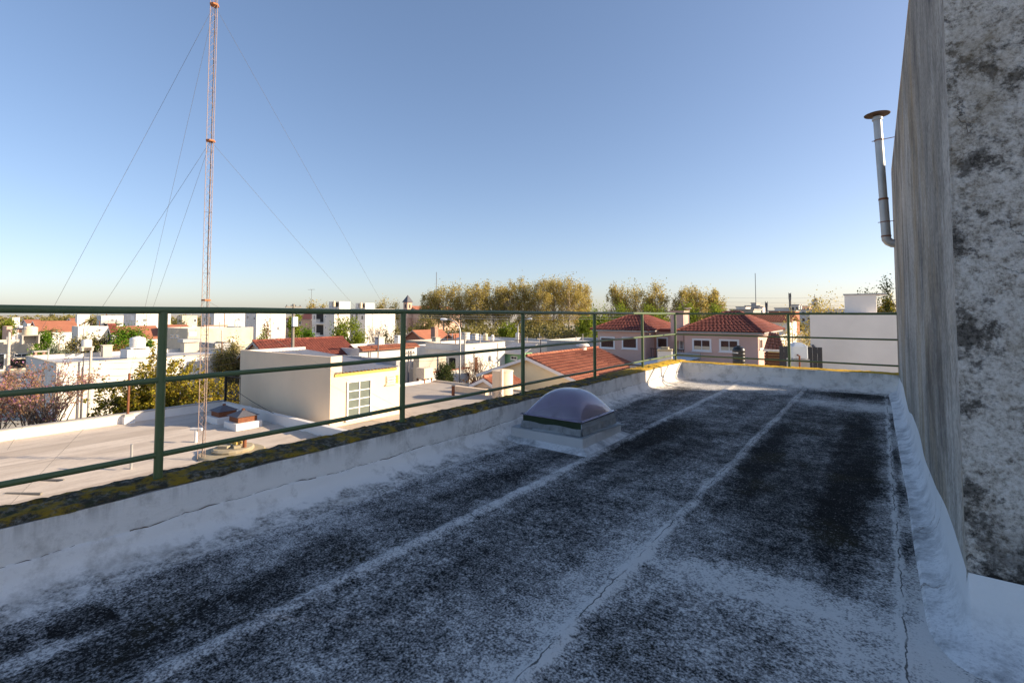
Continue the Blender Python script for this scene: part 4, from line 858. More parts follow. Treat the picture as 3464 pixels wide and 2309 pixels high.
# ================================================================ pink house beyond the far parapet
YP = atD(2342, 1150, 40).y
e = lambda px, py, y=YP: onY(px, py, y)
ph = thing('pink_house', 'two storey pink house with dark red hipped roofs behind the far railing', 'house', (e(2290, 1100).x, YP+5, GZ))
x0, x1 = e(2022, 1140).x, e(2182, 1140).x; ze = e(2100, 1121).z
x2, x3 = e(2315, 1140).x, e(2562, 1140).x; ze2 = e(2400, 1127).z
hip(None, x0, x1, YP, YP+8, ze, onY(2145, 1060, YP+4).z, (x0+x1)/2-.3, (x0+x1)/2+.3, YP+4, 'pink', t=ph)
hip(None, x2, x3, YP+.001, YP+9, ze2, onY(2440, 1056, YP+4.5).z, (x2+x3)/2-.6, (x2+x3)/2+.6, YP+4.5, 'pink', t=ph)
MB().box(x1+.001, x2-.001, YP+2.2, YP+8, GZ, ze-.01).build('recessed_wall', K['pink'], ph)
MB().box(x1+.5, x2-.5, YP+2.0, YP+8, ze+.0, ze+.25).build('recess_roof', K['tile_dark'], ph)
for q in ((2030, 1138, 2080, 1178), (2104, 1140, 2157, 1180)): win(ph, 'L', YP, *q, shut=1.0, fw=.13)
for q in ((2342, 1145, 2407, 1188), (2433, 1147, 2501, 1191)): win(ph, 'L', YP, *q, shut=.62, fw=.14, mull=1, pane='wpane' if 'wpane' in K else 'glass')
win(ph, 'L', YP+2.2, 2222, 1140, 2260, 1178, shut=1.0, fw=.12)
win(ph, 'L', YP+2.2, 2297, 1140, 2314, 1182, fw=.1, bars=3)
win(ph, 'L', YP+2.2, 2190, 1136, 2212, 1206, frame=None, pane='dark')
win(ph, 'R', x3, 2568, 1145, 2578, 1180, frame='white', shut=1, fw=.08)
a = e(2254, 1050); b = e(2320, 1114); cxx = (a.x+b.x)/2
ch = MB().box(a.x, b.x-.5, YP+1.0, YP+2.4, b.z-1, a.z-.15).build('chimney', K['pink'], ph); MB().box(a.x-.08, b.x-.42, YP+.92, YP+2.48, a.z-.149, a.z).build('chimney_cap', K['salmon'], ch)
MB().tube([(b.x-.2, YP+1.6, b.z), (b.x-.2, YP+1.6, a.z+.2)], .03, 6).build('aerial_pole', K['steel'], ph); MB().lathe((b.x-.25, YP+1.5, a.z+.1), [(.05, 0), (.22, .06), (.3, .12), (.29, .13)], 14).build('dish', K['frame'], ph)
MB().tube([e(2217, 1126)+Vector((0, -.06, 0)), e(2217, 1240)+Vector((0, -.06, 0))], .05, 8).build('downpipe', K['rust'], ph)
s = MB(); 
for i in range(14):
    x = e(2194+i*8.5, 1180).x; s.box(x-.012, x+.012, YP+.6, YP+.624, e(2250, 1212).z, e(2250, 1182).z)
s.box(e(2190, 1180).x, e(2312, 1180).x, YP+.58, YP+.64, e(2250, 1183).z, e(2250, 1181).z).build('balcony_rail', K['iron'], ph)
MB().box(x1+.002, x2-.002, YP+.55, YP+2.19, e(2250, 1216).z-.1, e(2250, 1214).z).build('balcony_slab', K['grey'], ph)
# things right behind the far parapet
tk = tank('black plastic water tank in front of the pink house', 2500, 1168, 1236, 20, 'tank_black', 40, 1275, 'grey'); p = atD(2500, 1192, 20)
s = MB(); r = 20*20/F*1.012
for i in range(7):
    a0, a1 = math.radians(200+i*11), math.radians(200+i*11+8); s.quad(*[(p.x+r*math.cos(a), p.y+r*math.sin(a), p.z+z) for a, z in ((a0, -.025), (a1, -.025), (a1, .025), (a0, .025))])
s.build('lettering_band', K['frame'], tk)
p = atD(2700, 1240, 18); t = thing('square_tank', 'squarish pale blue water tank with moulded lid beside the white wall', 'water tank', (p.x, p.y, p.z))
hh = 18/F
MB().rbox((p.x, p.y), 47*hh, 47*hh, p.z+.32-.02, p.z+.78, .5, .98).build('body', K['tank_grey'], t, bevel=.04); MB().rbox((p.x, p.y), 40*hh, 40*hh, p.z+.781, p.z+.84, .5, .8).build('shoulder', K['tank_grey'], t, bevel=.02); MB().rbox((p.x, p.y), 22*hh, 22*hh, p.z+.841, p.z+.88, .5).build('lid', K['tank_grey'], t)
MB().rbox((p.x, p.y), 52*hh, 52*hh, p.z-1.2, p.z+.29, .5).build('stand', K['grey'], t); MB().tube([(p.x+.1, p.y-.5, p.z-.6), (p.x+.1, p.y-.42, p.z+.42), (p.x+.02, p.y-.3, p.z+.45)], .03, 8).build('rusty_pipe', K['rust'], t)
K['dkwood'] = plain('dark_timber', (.055, .055, .062), .8, .3, 6)
p = atD(2700, 1172, 22); t = thing('timber_screen', 'weathered grey timber screen behind the pale blue tank', 'fence', (p.x, p.y, GZ))
for i in range(9):
    x = p.x-.75+i*.185; MB().box(x, x+.175, p.y, p.y+.04, GZ, p.z).build('plank', K['dkwood'], t)
a, b = atD(2585, 1190, 24), atD(2662, 1190, 24); t = thing('wooden_fence', 'dark brown fence of horizontal boards below the tiled lean-to', 'fence', ((a.x+b.x)/2, a.y, GZ))
z0, z1 = atD(2620, 1262, 24).z, atD(2620, 1190, 24).z; kk = 8
for i in range(kk):
    h = (z1-z0)/kk; MB().box(a.x, b.x, a.y+.02*(i % 2), a.y+.05+.02*(i % 2), z0+i*h, z0+(i+.9)*h).build('board', K['wood'], t)
for x in (a.x+.1, b.x-.1): MB().box(x-.05, x+.05, a.y+.071, a.y+.15, GZ, z1+.03).build('post', K['wood'], t)
MB().box(a.x-.05, b.x+.05, a.y-.05, a.y+.2, z1+.031, z1+.12).build('cap', K['white'], t)
a, b = atD(2583, 1182, 30), atD(2656, 1192, 30); ar, br = atD(2583, 1145, 31.5), atD(2650, 1162, 31.5)
t = thing('lean_to', 'tiled lean-to roof over an ochre wall right of the pink house', 'shed', ((a.x+b.x)/2, a.y+1, GZ))
ro = slab(a, b, b+Vector((-.6, 2, 1.0)), a+Vector((0, 2, 1.0))).build('roof_slope', K['tile_far'], t); tiles(a, b, b+Vector((-.6, 2, 1.0)), a+Vector((0, 2, 1.0)), 'roof_tiles', K['tile'], ro)
MB().box(a.x+.1, b.x-.1, a.y+.15, a.y+2.1, GZ, a.z-.1).build('wall', K['ochre'], t)
# white windowless wall house on the right
WY = atD(2739, 1100, 30).y; p0 = onY(2739, 1057, WY); p1 = onY(3120, 1057, WY)
t = thing('white_house', 'blank white rendered house wall beside the streaked block', 'house', ((p0.x+p1.x)/2, WY+5, GZ))
shell(t, p0.x, p1.x, WY, WY+9, GZ, p0.z, 'lilac', 'flatroof'); a, b = onY(2856, 998, WY+.5), onY(2966, 1060, WY+.5)
MB().box(a.x, b.x, WY+.5, WY+3.5, p0.z-.36, a.z).build('roof_box', K['lilac'], t); MB().box(a.x-.06, a.x+2.0, WY+.44, WY+3.5, a.z+.001, a.z+.07).build('box_cap', K['grey'], t)
p = onY(2748, 1180, WY); MB().tube([p+Vector((0, -.04, .25)), p+Vector((.35, -.04, -.25))], .07, 8).build('downpipe', K['slate'], t)
# old tin roofs between
a = atD(2044, 1195, 24); b = atD(2220, 1228, 20)
t = thing('tin_shed', 'low shed with rusty pale corrugated roof in front of the pink house', 'shed', (a.x, a.y, GZ))
c0 = onZ(2060, 1196, -1.9); c1 = onZ(2290, 1216, -1.9); c0.x = max(c0.x, GX+hw+4.2); c0.y = min(c0.y, YP-1.2); grid_obj('sheet_roof', [0, 1], list(np.arange(0, 7.5, .04)), lambda u, v: (c0.x-3+(c1.x+1-c0.x+3)*u, c0.y-7+v, -1.9-.7*(1-v/7.5)*0-.5*u*0+.03*math.sin(v*2*math.pi/.2)), metal_roof_mat('rusty_sheet', (.42, .44, .47), (.62, .64, .66), 50), t)
MB().box(c0.x-2.9, c1.x+.9, c0.y-6.9, c0.y+.4, GZ, -2.0).build('wall', K['grey'], t); MB().box(c0.x-3, c1.x+1, c0.y+.42, c0.y+.6, -2.6, -1.55).build('parapet', K['block'], t)
p = atD(2250, 1232, 17); q = atD(2250, 1180, 17); t = thing('old_chimney', 'squat old white chimney with mossy top near the corner post', 'chimney', (p.x, p.y, p.z)); ww = 62*17/F
MB().rbox((p.x, p.y), ww*.75, ww*.75, p.z-1.5, q.z-.06, .3).build('stack', K['curb'], t, bevel=.02); MB().rbox((p.x, p.y), ww*.8, ww*.8, q.z-.059, q.z, .3).build('top_slab', K['lichen'], t, bevel=.01)
MB().rbox((p.x, p.y), ww*.4, ww*.3, q.z+.001, q.z+.07, .1).build('loose_brick', K['lichen'], t)
# ================================================================ left and middle of the town
b = flat('beige flat roofed house with dark carport at the left edge', None, -90, 150, 1160, h=4.0, wall='beige', w=9)
win(b.t, 'R', b.X, 47, 1195, 98, 1207, mull=1, fw=.09); win(b.t, 'R', b.X, -12, 1195, 17, 1252, fw=.12); win(b.t, 'R', b.X, 36, 1211, 108, 1244, frame=None, pane='dark')  # carport shade painted as a dark panel on the wall
MB().box(b.X+.01, b.X+2.4, onX(34, 1210, b.X).y, onX(110, 1210, b.X).y, onX(60, 1211, b.X).z, onX(60, 1207, b.X).z).build('carport_roof', K['beige'], b.t)
a = atD(132, 1251, 58); t = thing('brick_chimney', 'tall red brick barbecue chimney left of the blue spruce', 'chimney', (a.x, a.y, GZ)); zt = atD(132, 1186, 58).z; ww = 30/F*58
MB().box(a.x-ww/2, a.x+ww/2, a.y-ww/2, a.y+ww/2, GZ, zt-.5).build('stack', K['brick'], t)
for dx in (-1, 1):
    for dy in (-1, 1): MB().box(a.x+dx*ww*.38-.1, a.x+dx*ww*.38+.1, a.y+dy*ww*.38-.1, a.y+dy*ww*.38+.1, zt-.499, zt-.12).build('pier', K['brick'], t)
MB().box(a.x-ww*.56, a.x+ww*.56, a.y-ww*.56, a.y+ww*.56, zt-.119, zt).build('cap', K['concrete'], t)
tank('large beige water tank on a hollow stand at the far left', 101, 1102, 1132, 68, 'tank_beige', 40, 1162, 'concrete')
b = flat('long white house with wide flat roof behind the blossom tree', None, 192, 835, 1231, h=4.2, wall='white', roof='silver', w=11, par=.3, cap='beige')
L3 = b
d_ = lambda px: depth(onX(px, 1220, L3.X))
lone_chimney('squat beige chimney with cowl on the long white roof', 360, 1166, 1196, 47, .8, .7)
tank('white domed tank on a small pedestal on the long white roof', 293, 1146, 1171, 46, 'tank_white', 28, 1186)
t = tank('big white cylindrical tank on a broad block by the first post', 465, 1137, 1173, 44, 'tank_white', 44, 1212, 'white')
p = atD(465, 1175, 44); MB().box(p.x-.9, p.x+1.0, p.y-1.0, p.y+1.2, p.z-1.2, p.z-.12).build('block', K['white'], t)
b = flat('grey shaded box room with beige top on the white roof', 613, 624, 677, 1160, d=52, wall='beige', base=L3.z-.3, name='roof_room', cat='roof room')
MB().box(b.xl-.2, b.X+.2, b.Y-.2, b.yr+.2, b.z+.06, b.z+.4).build('crown', K['grey'], b.t)
b = flat('shaded grey stair box on the white roof left of the olive bush', 677, 728, 735, 1161, d=56, wall='grey', base=L3.z-.5, name='roof_room', cat='roof room', dp=2)
b = flat('beige house with yellow stained wall and white coping', 560, 636, 858, 1112, d=80, wall='stained', cap='white')
for q in ((577, 1132, 588, 1142), (594, 1132, 606, 1142)): win(b.t, 'L', b.Y, *q, fw=.08)
tag(MB().box(b.X+.03, b.X+.1, onX(638, 1120, b.X).y, onX(664, 1120, b.X).y, onX(650, 1136, b.X).z, onX(650, 1122, b.X).z).build('sign_board', K['frame']), 'blank white board on the yellow stained wall', 'sign')
b = flat('white cubic house with blank lit wall right of the mast', 682, 725, 829, 1054, d=112, wall='white'); [win(b.t, 'L', b.Y, *q, fw=.1) for q in ((690, 1072, 697, 1088), (706, 1070, 716, 1100))]
b = flat('small brick house with tin roof in front of the white cube', 682, 690, 772, 1100, d=92, wall='brick', roof='metal')
b = flat('white cubic house with grey windowed side left of the wooden pole', 830, 868, 967, 1055, d=104, wall='white'); [win(b.t, 'L', b.Y, *q, fw=.1) for q in ((858, 1070, 864, 1082), (836, 1066, 842, 1080))]
b = flat('beige two storey block far behind the mast foot', 600, 617, 668, 1067, d=132, wall='beige'); win(b.t, 'R', b.X, 655, 1078, 664, 1090, fw=.1)
b = flat('white house with arched door right of the balcony house', 418, 461, 578, 1057, d=112, wall='white'); win(b.t, 'R', b.X, 482, 1076, 498, 1089, fw=.12, mull=2); win(b.t, 'R', b.X, 484, 1095, 493, 1104, fw=.1); win(b.t, 'L', b.Y, 441, 1066, 456, 1084, frame='white', pane='frame')
b = flat('white two storey house with balcony and flat overhanging roof', 328, 343, 420, 1068, d=122, wall='white', cap='white'); win(b.t, 'R', b.X, 373, 1079, 386, 1087, fw=.1, mull=1); win(b.t, 'R', b.X, 390, 1077, 397, 1092, fw=.1)
MB().box(b.X+.01, b.X+1.3, onX(350, 1090, b.X).y, onX(418, 1090, b.X).y, onX(380, 1094, b.X).z, onX(380, 1091, b.X).z).build('balcony', K['concrete'], b.t)
s = MB(); yy0, yy1 = onX(350, 1090, b.X).y, onX(418, 1090, b.X).y; zb0 = onX(380, 1091, b.X).z
for i in range(24): yq = yy0+(yy1-yy0)*i/23; s.box(b.X+1.2, b.X+1.24, yq-.02, yq+.02, zb0, zb0+.9)
s.box(b.X+1.19, b.X+1.25, yy0, yy1, zb0+.9, zb0+.95).build('balcony_rail', K['steel'], b.t); win(b.t, 'R', b.X, 352, 1095, 395, 1103, frame=None, pane='dark')
b = flat('white house with slanting lit wall behind the spruce', 245, 265, 368, 1104, d=86, wall='white2'); win(b.t, 'R', b.X, 330, 1112, 340, 1122, fw=.1)
b = flat('narrow white tower house at the far left', 36, 42, 68, 1073, d=150, wall='white'); win(b.t, 'R', b.X, 44, 1083, 49, 1092, fw=.1)
b = flat('white house behind the orange roof at left', 255, 262, 304, 1063, d=150, wall='white')
b = flat('pale brick cube house below the yellow tree at far left', None, 23, 44, 1103, d=105, wall='salmon', w=5)
tank('tiny white tank on a brick stand at far left', 68, 1100, 1110, 105, 'tank_white', 12, 1125, 'salmon')
def pg(label, ax, ay, D, hwm, rise, endpx, wall, **k):
    p = atD(ax, ay, D); ye = onX(endpx, ay, p.x).y; return gable(label, p.x, p.y, ye, hwm, p.z-rise, p.z, wall, **k)
pg('long house with orange tiled roof at left beyond the beige tank', 118, 1086, 108, 4.8, 2.1, 246, 'white', far=True)
pg('long low house with orange tiled roof left of the first post', 385, 1104, 96, 4.6, 2.2, 520, 'white', far=True)
pg('house with small orange roof right of the first post', 556, 1099, 100, 3.2, 1.0, 625, 'white', far=True)
pg('little house with grey gable and dark roof near the white slanting house', 372, 1098, 90, 1.5, 1.3, 384, 'grey', tile='tile_dark')
pg('distant orange roofed house at far left', 85, 1081, 165, 4, 1.0, 130, 'white', far=True); pg('distant orange roofed house left of the palm', 238, 1076, 160, 3.5, 1.0, 280, 'white', far=True)
m1 = pg('house with weathered red tile roof and grey bargeboards behind the cream room', 868, 1156, 44, 2.9, 1.55, 1150, 'beige', tile='tile_dark', barge='grey')
# apartment blocks
b = flat('white three storey apartment block with shaded balconies', 1056, 1132, 1184, 1041, d=95, wall='white', name='apartment_block', cat='apartment block')
A = b
for (y0, y1) in ((1066, 1093), (1104, 1136)):
    win(b.t, 'L', b.Y, 1070, y0-6, 1094, y1-4, frame=None, pane='dark'); win(b.t, 'L', b.Y, 1061, y0-2, 1066, y1-12, fw=.1); win(b.t, 'L', b.Y, 1100, y0, 1104, y0+8, fw=.08)
for y in (1093, 1139):
    s = MB(); xa, xb = onY(1069, y, b.Y).x, onY(1096, y, b.Y).x; z = onY(1080, y, b.Y).z
    s.box(xa, xb, b.Y-.9, b.Y-.01, z-.12, z); [s.box(xa, xb, b.Y-.9, b.Y-.86, z+.18+.25*i, z+.30+.25*i) for i in range(3)]; s.build('balcony', K['frame'], b.t)
def rooftop(b, px0, px1, ptop, tkpx, lab):
    p, q = onY(px0, ptop, b.Y+.5), onY(px1, ptop, b.Y+.5); s = MB(); z0 = b.z-.3
    s.box(p.x, p.x+1.0, b.Y+.5, b.Y+3, z0, p.z).box(q.x-.2, q.x, b.Y+.5, b.Y+3, z0, p.z).box(p.x+1.0, q.x-.2, b.Y+.5, b.Y+3, p.z-.18, p.z).box(p.x+1.0, q.x-.2, b.Y+2.8, b.Y+3, z0, p.z-.18).box(p.x+1, q.x-.2, b.Y+.5, b.Y+2.8, z0, z0+.5)
    s.build('stair_head', K['white'], b.t); c = onY(tkpx, ptop, b.Y+.2); D = depth(c)
    tank(lab, tkpx, ptop-3, ptop+17, D-.6, 'tank_beige', 9)
rooftop(b, 1113, 1148, 1020, 1130, 'small beige tank on top of the nearer apartment block')
b = flat('white apartment block with wide lit wall behind the bare tree', 1184, 1236, 1337, 1044, d=110, wall='white', name='apartment_block', cat='apartment block')
for q in ((1188, 1062, 1196, 1082), (1202, 1060, 1211, 1090), (1222, 1066, 1230, 1082)): win(b.t, 'L', b.Y, *q, fw=.1)
rooftop(b, 1203, 1236, 1025, 1221, 'small beige tank on top of the farther apartment block')
b = flat('pinkish old house with brown hipped roof behind the wooden pole', 967, 1054, None, 1082, d=130, wall='salmon', dp=9)
[win(b.t, 'L', b.Y, *q, fw=.12) for q in ((969, 1084, 974, 1096), (978, 1084, 984, 1096), (1010, 1085, 1020, 1098))]
hip(None, b.xl, b.X, b.Y+.01, b.yr-.01, b.z+.02, b.z+1.9, (b.xl+b.X)/2-2, (b.xl+b.X)/2+2, (b.Y+b.yr)/2, 'salmon', t=b.t, far=True)
b = flat('white garden house with red tile coping right of the cream room', None, 1215, 1411, 1180, d=47, wall='white', w=7)
ro = slab((b.X+.5, b.Y, b.z-.12), (b.X+.5, b.yr, b.z-.12), (b.X-.3, b.yr, b.z+.22), (b.X-.3, b.Y, b.z+.22), .06).build('roof_slope', K['tile_far'], b.t); tiles((b.X+.5, b.Y, b.z-.1), (b.X+.5, b.yr, b.z-.1), (b.X-.3, b.yr, b.z+.24), (b.X-.3, b.Y, b.z+.24), 'roof_tiles', K['tile'], ro)
win(b.t, 'R', b.X, 1388, 1220, 1402, 1245, fw=.1, bars=5)
lone_chimney('white pillar chimney beside the tile coped house', 1284, 1139, 1175, 50, .7, .7, 'white'); lone_chimney('white pillar behind the second railing post', 1348, 1134, 1168, 56, .7, .7, 'white')
b = flat('white house overgrown with bare vine across the street', 1440, 1571, 1708, 1166, d=55, wall='white', cap='beige')
M3 = b
win(b.t, 'R', b.X, 1667, 1202, 1682, 1221, fw=.1, bars=4); win(b.t, 'R', b.X, 1603, 1208, 1615, 1257, frame=None, pane='wood'); win(b.t, 'L', b.Y, 1519, 1210, 1541, 1260, frame=None, pane='dark')
MB().box(b.X+.001, b.X+.14, b.Y, b.yr, b.z-.75, b.z-.6).build('cornice', K['white2'], b.t); MB().box(b.xl, b.X+.14, b.Y-.14, b.Y-.001, b.z-.75, b.z-.6).build('cornice', K['white2'], b.t)
b = flat('beige garage wall beside the vine covered house', 1400, 1418, 1510, 1208, d=50, wall='beige', base=GZ)
a = atD(1500, 1255, 47); t = thing('garden_wall', 'low white garden wall with brick red coping by the street', 'wall', (a.x, a.y, GZ)); MB().box(a.x-.15, a.x+.15, a.y-2, a.y+3.5, GZ, a.z).build('wall', K['white'], t); MB().box(a.x-.2, a.x+.2, a.y-2, a.y+3.5, a.z+.001, a.z+.08).build('coping', K['tile_far'], t)
b = flat('green painted house with grey sheet roof beyond the vine house', 1700, 1766, 1800, 1196, d=60, wall='green_wall', roof='metal')
ro = slab((b.xl-.5, b.Y-.6, b.z), (b.X+.5, b.Y-.6, b.z), (b.X+.5, b.yr+.5, b.z+1.1), (b.xl-.5, b.yr+.5, b.z+1.1)).build('sheet_roof', K['metal'], b.t); win(b.t, 'L', b.Y, 1728, 1204, 1750, 1216, fw=.1, mull=1)
b = flat('long low white roof edge behind the vine house', 1560, 1850, None, 1160, d=72, wall='white2', dp=9, cap='white')
b = flat('low house with pale flat roof right of the second lamp', 1850, 2030, None, 1158, d=66, wall='grey', dp=10, cap='white2')
p = atD(1560, 1134, 78); hip('low blue grey hipped roof house behind the vine house', p.x-4, p.x+3, p.y, p.y+8, p.z-1.4, p.z, p.x-1.5, p.x+.5, p.y+4, 'white', far=True)
hr = [o for o in bpy.data.objects if o.get('label') == 'low blue grey hipped roof house behind the vine house'][0]
for o in hr.children:
    if o.name.startswith('roof_slope'): o.data.materials[0] = K['blue_metal']
tank('square orange and white tank housing behind the vine house', 1642, 1126, 1150, 70, 'tank_beige', 17, 1162, 'salmon'); tank('narrow grey tank right of the orange one', 1666, 1131, 1153, 68, 'tank_white', 11, 1162, 'white2')
tank('white tank on the low roof behind the third railing post', 1751, 1124, 1146, 74, 'tank_white', 15, 1160, 'white'); lone_chimney('salmon chimney beside the third railing post', 1764, 1128, 1160, 72, .5, .5, 'salmon')
lone_chimney('white chimney on the blue grey roof', 1608, 1128, 1150, 76, .7, .7, 'white'); lone_chimney('tall white service stack left of the blue grey roof', 1575, 1124, 1160, 66, .9, .7, 'white2'); lone_chimney('beige pillar chimney in front of the brick red gables', 1474, 1140, 1170, 62, .7, .7, 'beige')
b = flat('long grey walled terrace in front of the brick red gables', 1375, 1500, None, 1157, d=64, wall='concrete', dp=7)
b = flat('white low annex left of the vine house', 1395, 1455, None, 1170, d=60, wall='white', dp=6)
pg('brick red gabled house below the church', 1400, 1117, 86, 3.4, 2.0, 1489, 'tile_far', far=True, barge='salmon'); chh = lone_chimney('tall red brick chimney on the brick red roof', 1470, 1106, 1135, 84, 1.0, .8, 'brick')
pg('smaller brick red gabled house beside the tall brick chimney', 1523, 1129, 84, 2.6, 1.5, 1560, 'tile_far', far=True, barge='salmon')
# church far away
p = atD(1379, 1040, 220); t = thing('church', 'distant church with pointed slate spire and red roof', 'church', (p.x, p.y, GZ)); zt = atD(1379, 1022, 220).z; za = atD(1379, 997, 220).z
ww = 20/F*220; MB().box(p.x-ww/2, p.x+ww/2, p.y-ww/2, p.y+ww/2, GZ, zt).build('tower', K['salmon'], t)
s = MB(); c4 = [(p.x-ww*.68, p.y-ww*.68, zt), (p.x+ww*.68, p.y-ww*.68, zt), (p.x+ww*.68, p.y+ww*.68, zt), (p.x-ww*.68, p.y+ww*.68, zt)]
for i in range(4): s.quad(c4[i], c4[(i+1) % 4], (p.x, p.y, za))
s.quad(*c4[::-1]).build('spire', K['slate'], t)
for f in ('L', 'R'): win_m(t, f, p.y-ww/2 if f == 'L' else p.x+ww/2, (p.x if f == 'L' else p.y)-.4, (p.x if f == 'L' else p.y)+.4, zt-2.6, zt-1.0, frame='slate', pane='dark', fw=.1)
MB().prism([(p.x-9, GZ), (p.x+9, GZ), (p.x+9, p.z-3.2), (p.x, p.z+.6), (p.x-9, p.z-3.2)], 'y', p.y+ww*.6, p.y+26).build('nave', K['salmon'], t); slab((p.x+9.6, p.y+ww*.55, p.z-3.3), (p.x+9.6, p.y+26, p.z-3.3), (p.x, p.y+26, p.z+.8), (p.x, p.y+ww*.55, p.z+.8)).build('roof_slope', K['tile_far'], t); slab((p.x-9.6, p.y+26, p.z-3.3), (p.x-9.6, p.y+ww*.55, p.z-3.3), (p.x, p.y+ww*.55, p.z+.8), (p.x, p.y+26, p.z+.8)).build('roof_slope', K['tile_far'], t)
# ================================================================ far right
YF = atD(2560, 1084, 70).y; a, bq = onY(2470, 1086, YF), onY(2668, 1086, YF)
t = thing('long_house', 'long white house with red tile roof between pink house and white wall', 'house', ((a.x+bq.x)/2, YF+4, GZ))
MB().box(a.x, bq.x, YF, YF+8, GZ, a.z).build('wall', K['white'], t); zr = onY(2560, 1064, YF+4).z
ro = slab((a.x-.4, YF-.4, a.z), (bq.x+.4, YF-.4, a.z), (bq.x+.4, YF+4, zr), (a.x-.4, YF+4, zr)).build('roof_slope', K['tile_far'], t); tiles((a.x-.4, YF-.4, a.z+.02), (bq.x+.4, YF-.4, a.z+.02), (bq.x+.4, YF+4, zr), (a.x-.4, YF+4, zr), 'roof_tiles', K['tile'], ro, .3, .42)
slab((bq.x+.4, YF+8.4, a.z), (a.x-.4, YF+8.4, a.z), (a.x-.4, YF+4, zr), (bq.x+.4, YF+4, zr)).build('roof_slope', K['tile_far'], t)
for q in ((2585, 1099, 2612, 1118), (2560, 1094, 2574, 1110)): win(t, 'L', YF, *q, fw=.12, mull=1)
tank('small black tank on the roof before the long white house', 2624, 1117, 1134, 48, 'tank_black', 20, 1150, 'white2')
b = flat('low white outbuilding under the small black tank', 2590, 2640, None, 1134, d=50, wall='white2', dp=5)
def far_block(label, x0, x1, top, D, wall='grey', cols=4, rows=2, name='high_rise', cat='high-rise'):
    p, q = atD(x0, top, D), atD(x1, top, D); Y = (p.y+q.y)/2; xa, xb = onY(x0, top, Y).x, onY(x1, top, Y).x
    t = thing(name, label, cat, ((xa+xb)/2, Y+6, GZ)); MB().box(xa, xb, Y, Y+12, GZ, p.z).build('wall', K[wall], t); MB().box(xa-.3, xb+.3, Y-.3, Y+12.3, p.z+.01, p.z+.4).build('roof', K['concrete'], t)
    for i in range(cols):
        for j in range(rows):
            u = xa+(xb-xa)*(i+.25)/cols; win_m(t, 'L', Y, u, u+(xb-xa)*.5/cols, p.z-2.4-3*j, p.z-.9-3*j, frame=None, pane='glass')
    return t
far_block('distant grey stepped high-rise left half', 2490, 2522, 1039, 250, 'lilac', 5); far_block('distant grey stepped high-rise right half', 2520, 2570, 1035, 262, 'grey', 6); far_block('lift tower on the distant grey high-rise', 2541, 2556, 1026, 266, 'grey', 2, 1)
far_block('distant brown flat block before the high-rise', 2471, 2548, 1049, 150, 'concrete', 6, 1); far_block('small pale distant block with dark window right of the high-rise', 2566, 2580, 1039, 255, 'lilac', 2)
far_block('distant long grey block below the white box', 2620, 2680, 1043, 240, 'lilac', 7); far_block('distant white box building by the lattice tower', 2676, 2702, 1032, 236, 'white', 2); far_block('distant brown gabled block right of the white box', 2708, 2738, 1036, 250, 'salmon', 3); far_block('long distant white block behind the yellow trees', 2690, 2860, 1048, 230, 'white2', 9); far_block('distant red roofed low block under the lattice tower', 2600, 2690, 1053, 190, 'tile_far', 1, 1)
p = atD(2757, 1034, 240); zt, za = atD(2757, 1017, 240).z, atD(2757, 1009, 240).z; ww = 18/F*240; t = thing('clock_tower', 'distant square tower with pyramid roof and finial', 'tower', (p.x, p.y, GZ)); MB().box(p.x-ww/2, p.x+ww/2, p.y-ww/2, p.y+ww/2, GZ, zt).build('shaft', K['white2'], t)
s = MB(); c4 = [(p.x-ww*.6, p.y-ww*.6, zt), (p.x+ww*.6, p.y-ww*.6, zt), (p.x+ww*.6, p.y+ww*.6, zt), (p.x-ww*.6, p.y+ww*.6, zt)]
for i in range(4): s.quad(c4[i], c4[(i+1) % 4], (p.x, p.y, za))
s.build('pyramid_roof', K['slate'], t); MB().tube([(p.x, p.y, za-.3), (p.x, p.y, atD(2757, 995, 240).z)], .12, 5).build('finial', K['slate'], t)
win_m(t, 'L', p.y-ww/2, p.x-.5, p.x+.5, zt-2.6, zt-1.2, frame=None, pane='dark')
def aerial(label, px, top, bot, D, r, lat=False):
    a, b = atD(px, bot, D), atD(px, top, D); t = thing('antenna_mast', label, 'antenna', (a.x, a.y, GZ))
    if lat:
        w2 = 2.4/F*D
        for dx in (-1, 1): MB().tube([(a.x+dx*w2, a.y, GZ), (a.x+dx*w2*.8, a.y, b.z)], r, 5).build('leg', K['slate'], t)
        s = MB(); n_ = 14
        for i in range(n_): z0 = a.z+(b.z-a.z)*i/n_; z1 = a.z+(b.z-a.z)*(i+1)/n_; s.tube([(a.x-w2 if i % 2 else a.x+w2, a.y, z0), (a.x+w2 if i % 2 else a.x-w2, a.y, z1)], r*.7, 4)
        s.build('lattice', K['slate'], t)
        for k_ in (.75, .88): z = a.z+(b.z-a.z)*k_; MB().box(a.x-w2*1.6, a.x-w2*1.1, a.y-.3, a.y+.3, z-1.2, z+1.2).box(a.x+w2*1.1, a.x+w2*1.6, a.y-.3, a.y+.3, z-1.2, z+1.2).build('panel_antenna', K['slate'], t)
    else: MB().tube([(a.x, a.y, GZ), (a.x, a.y, b.z)], [r*1.5, r], 6).build('shaft', K['slate'], t)
    return t, b
aerial('thin tall aerial above the distant high-rise', 2557, 924, 1030, 250, .14); aerial('distant lattice telephone tower with panel antennas', 2673, 992, 1043, 235, .22, True); aerial('short twin antenna left of the lattice tower', 2593, 1024, 1050, 235, .3, True); aerial('thin tall aerial above the plane trees', 1476, 920, 1000, 260, .14)
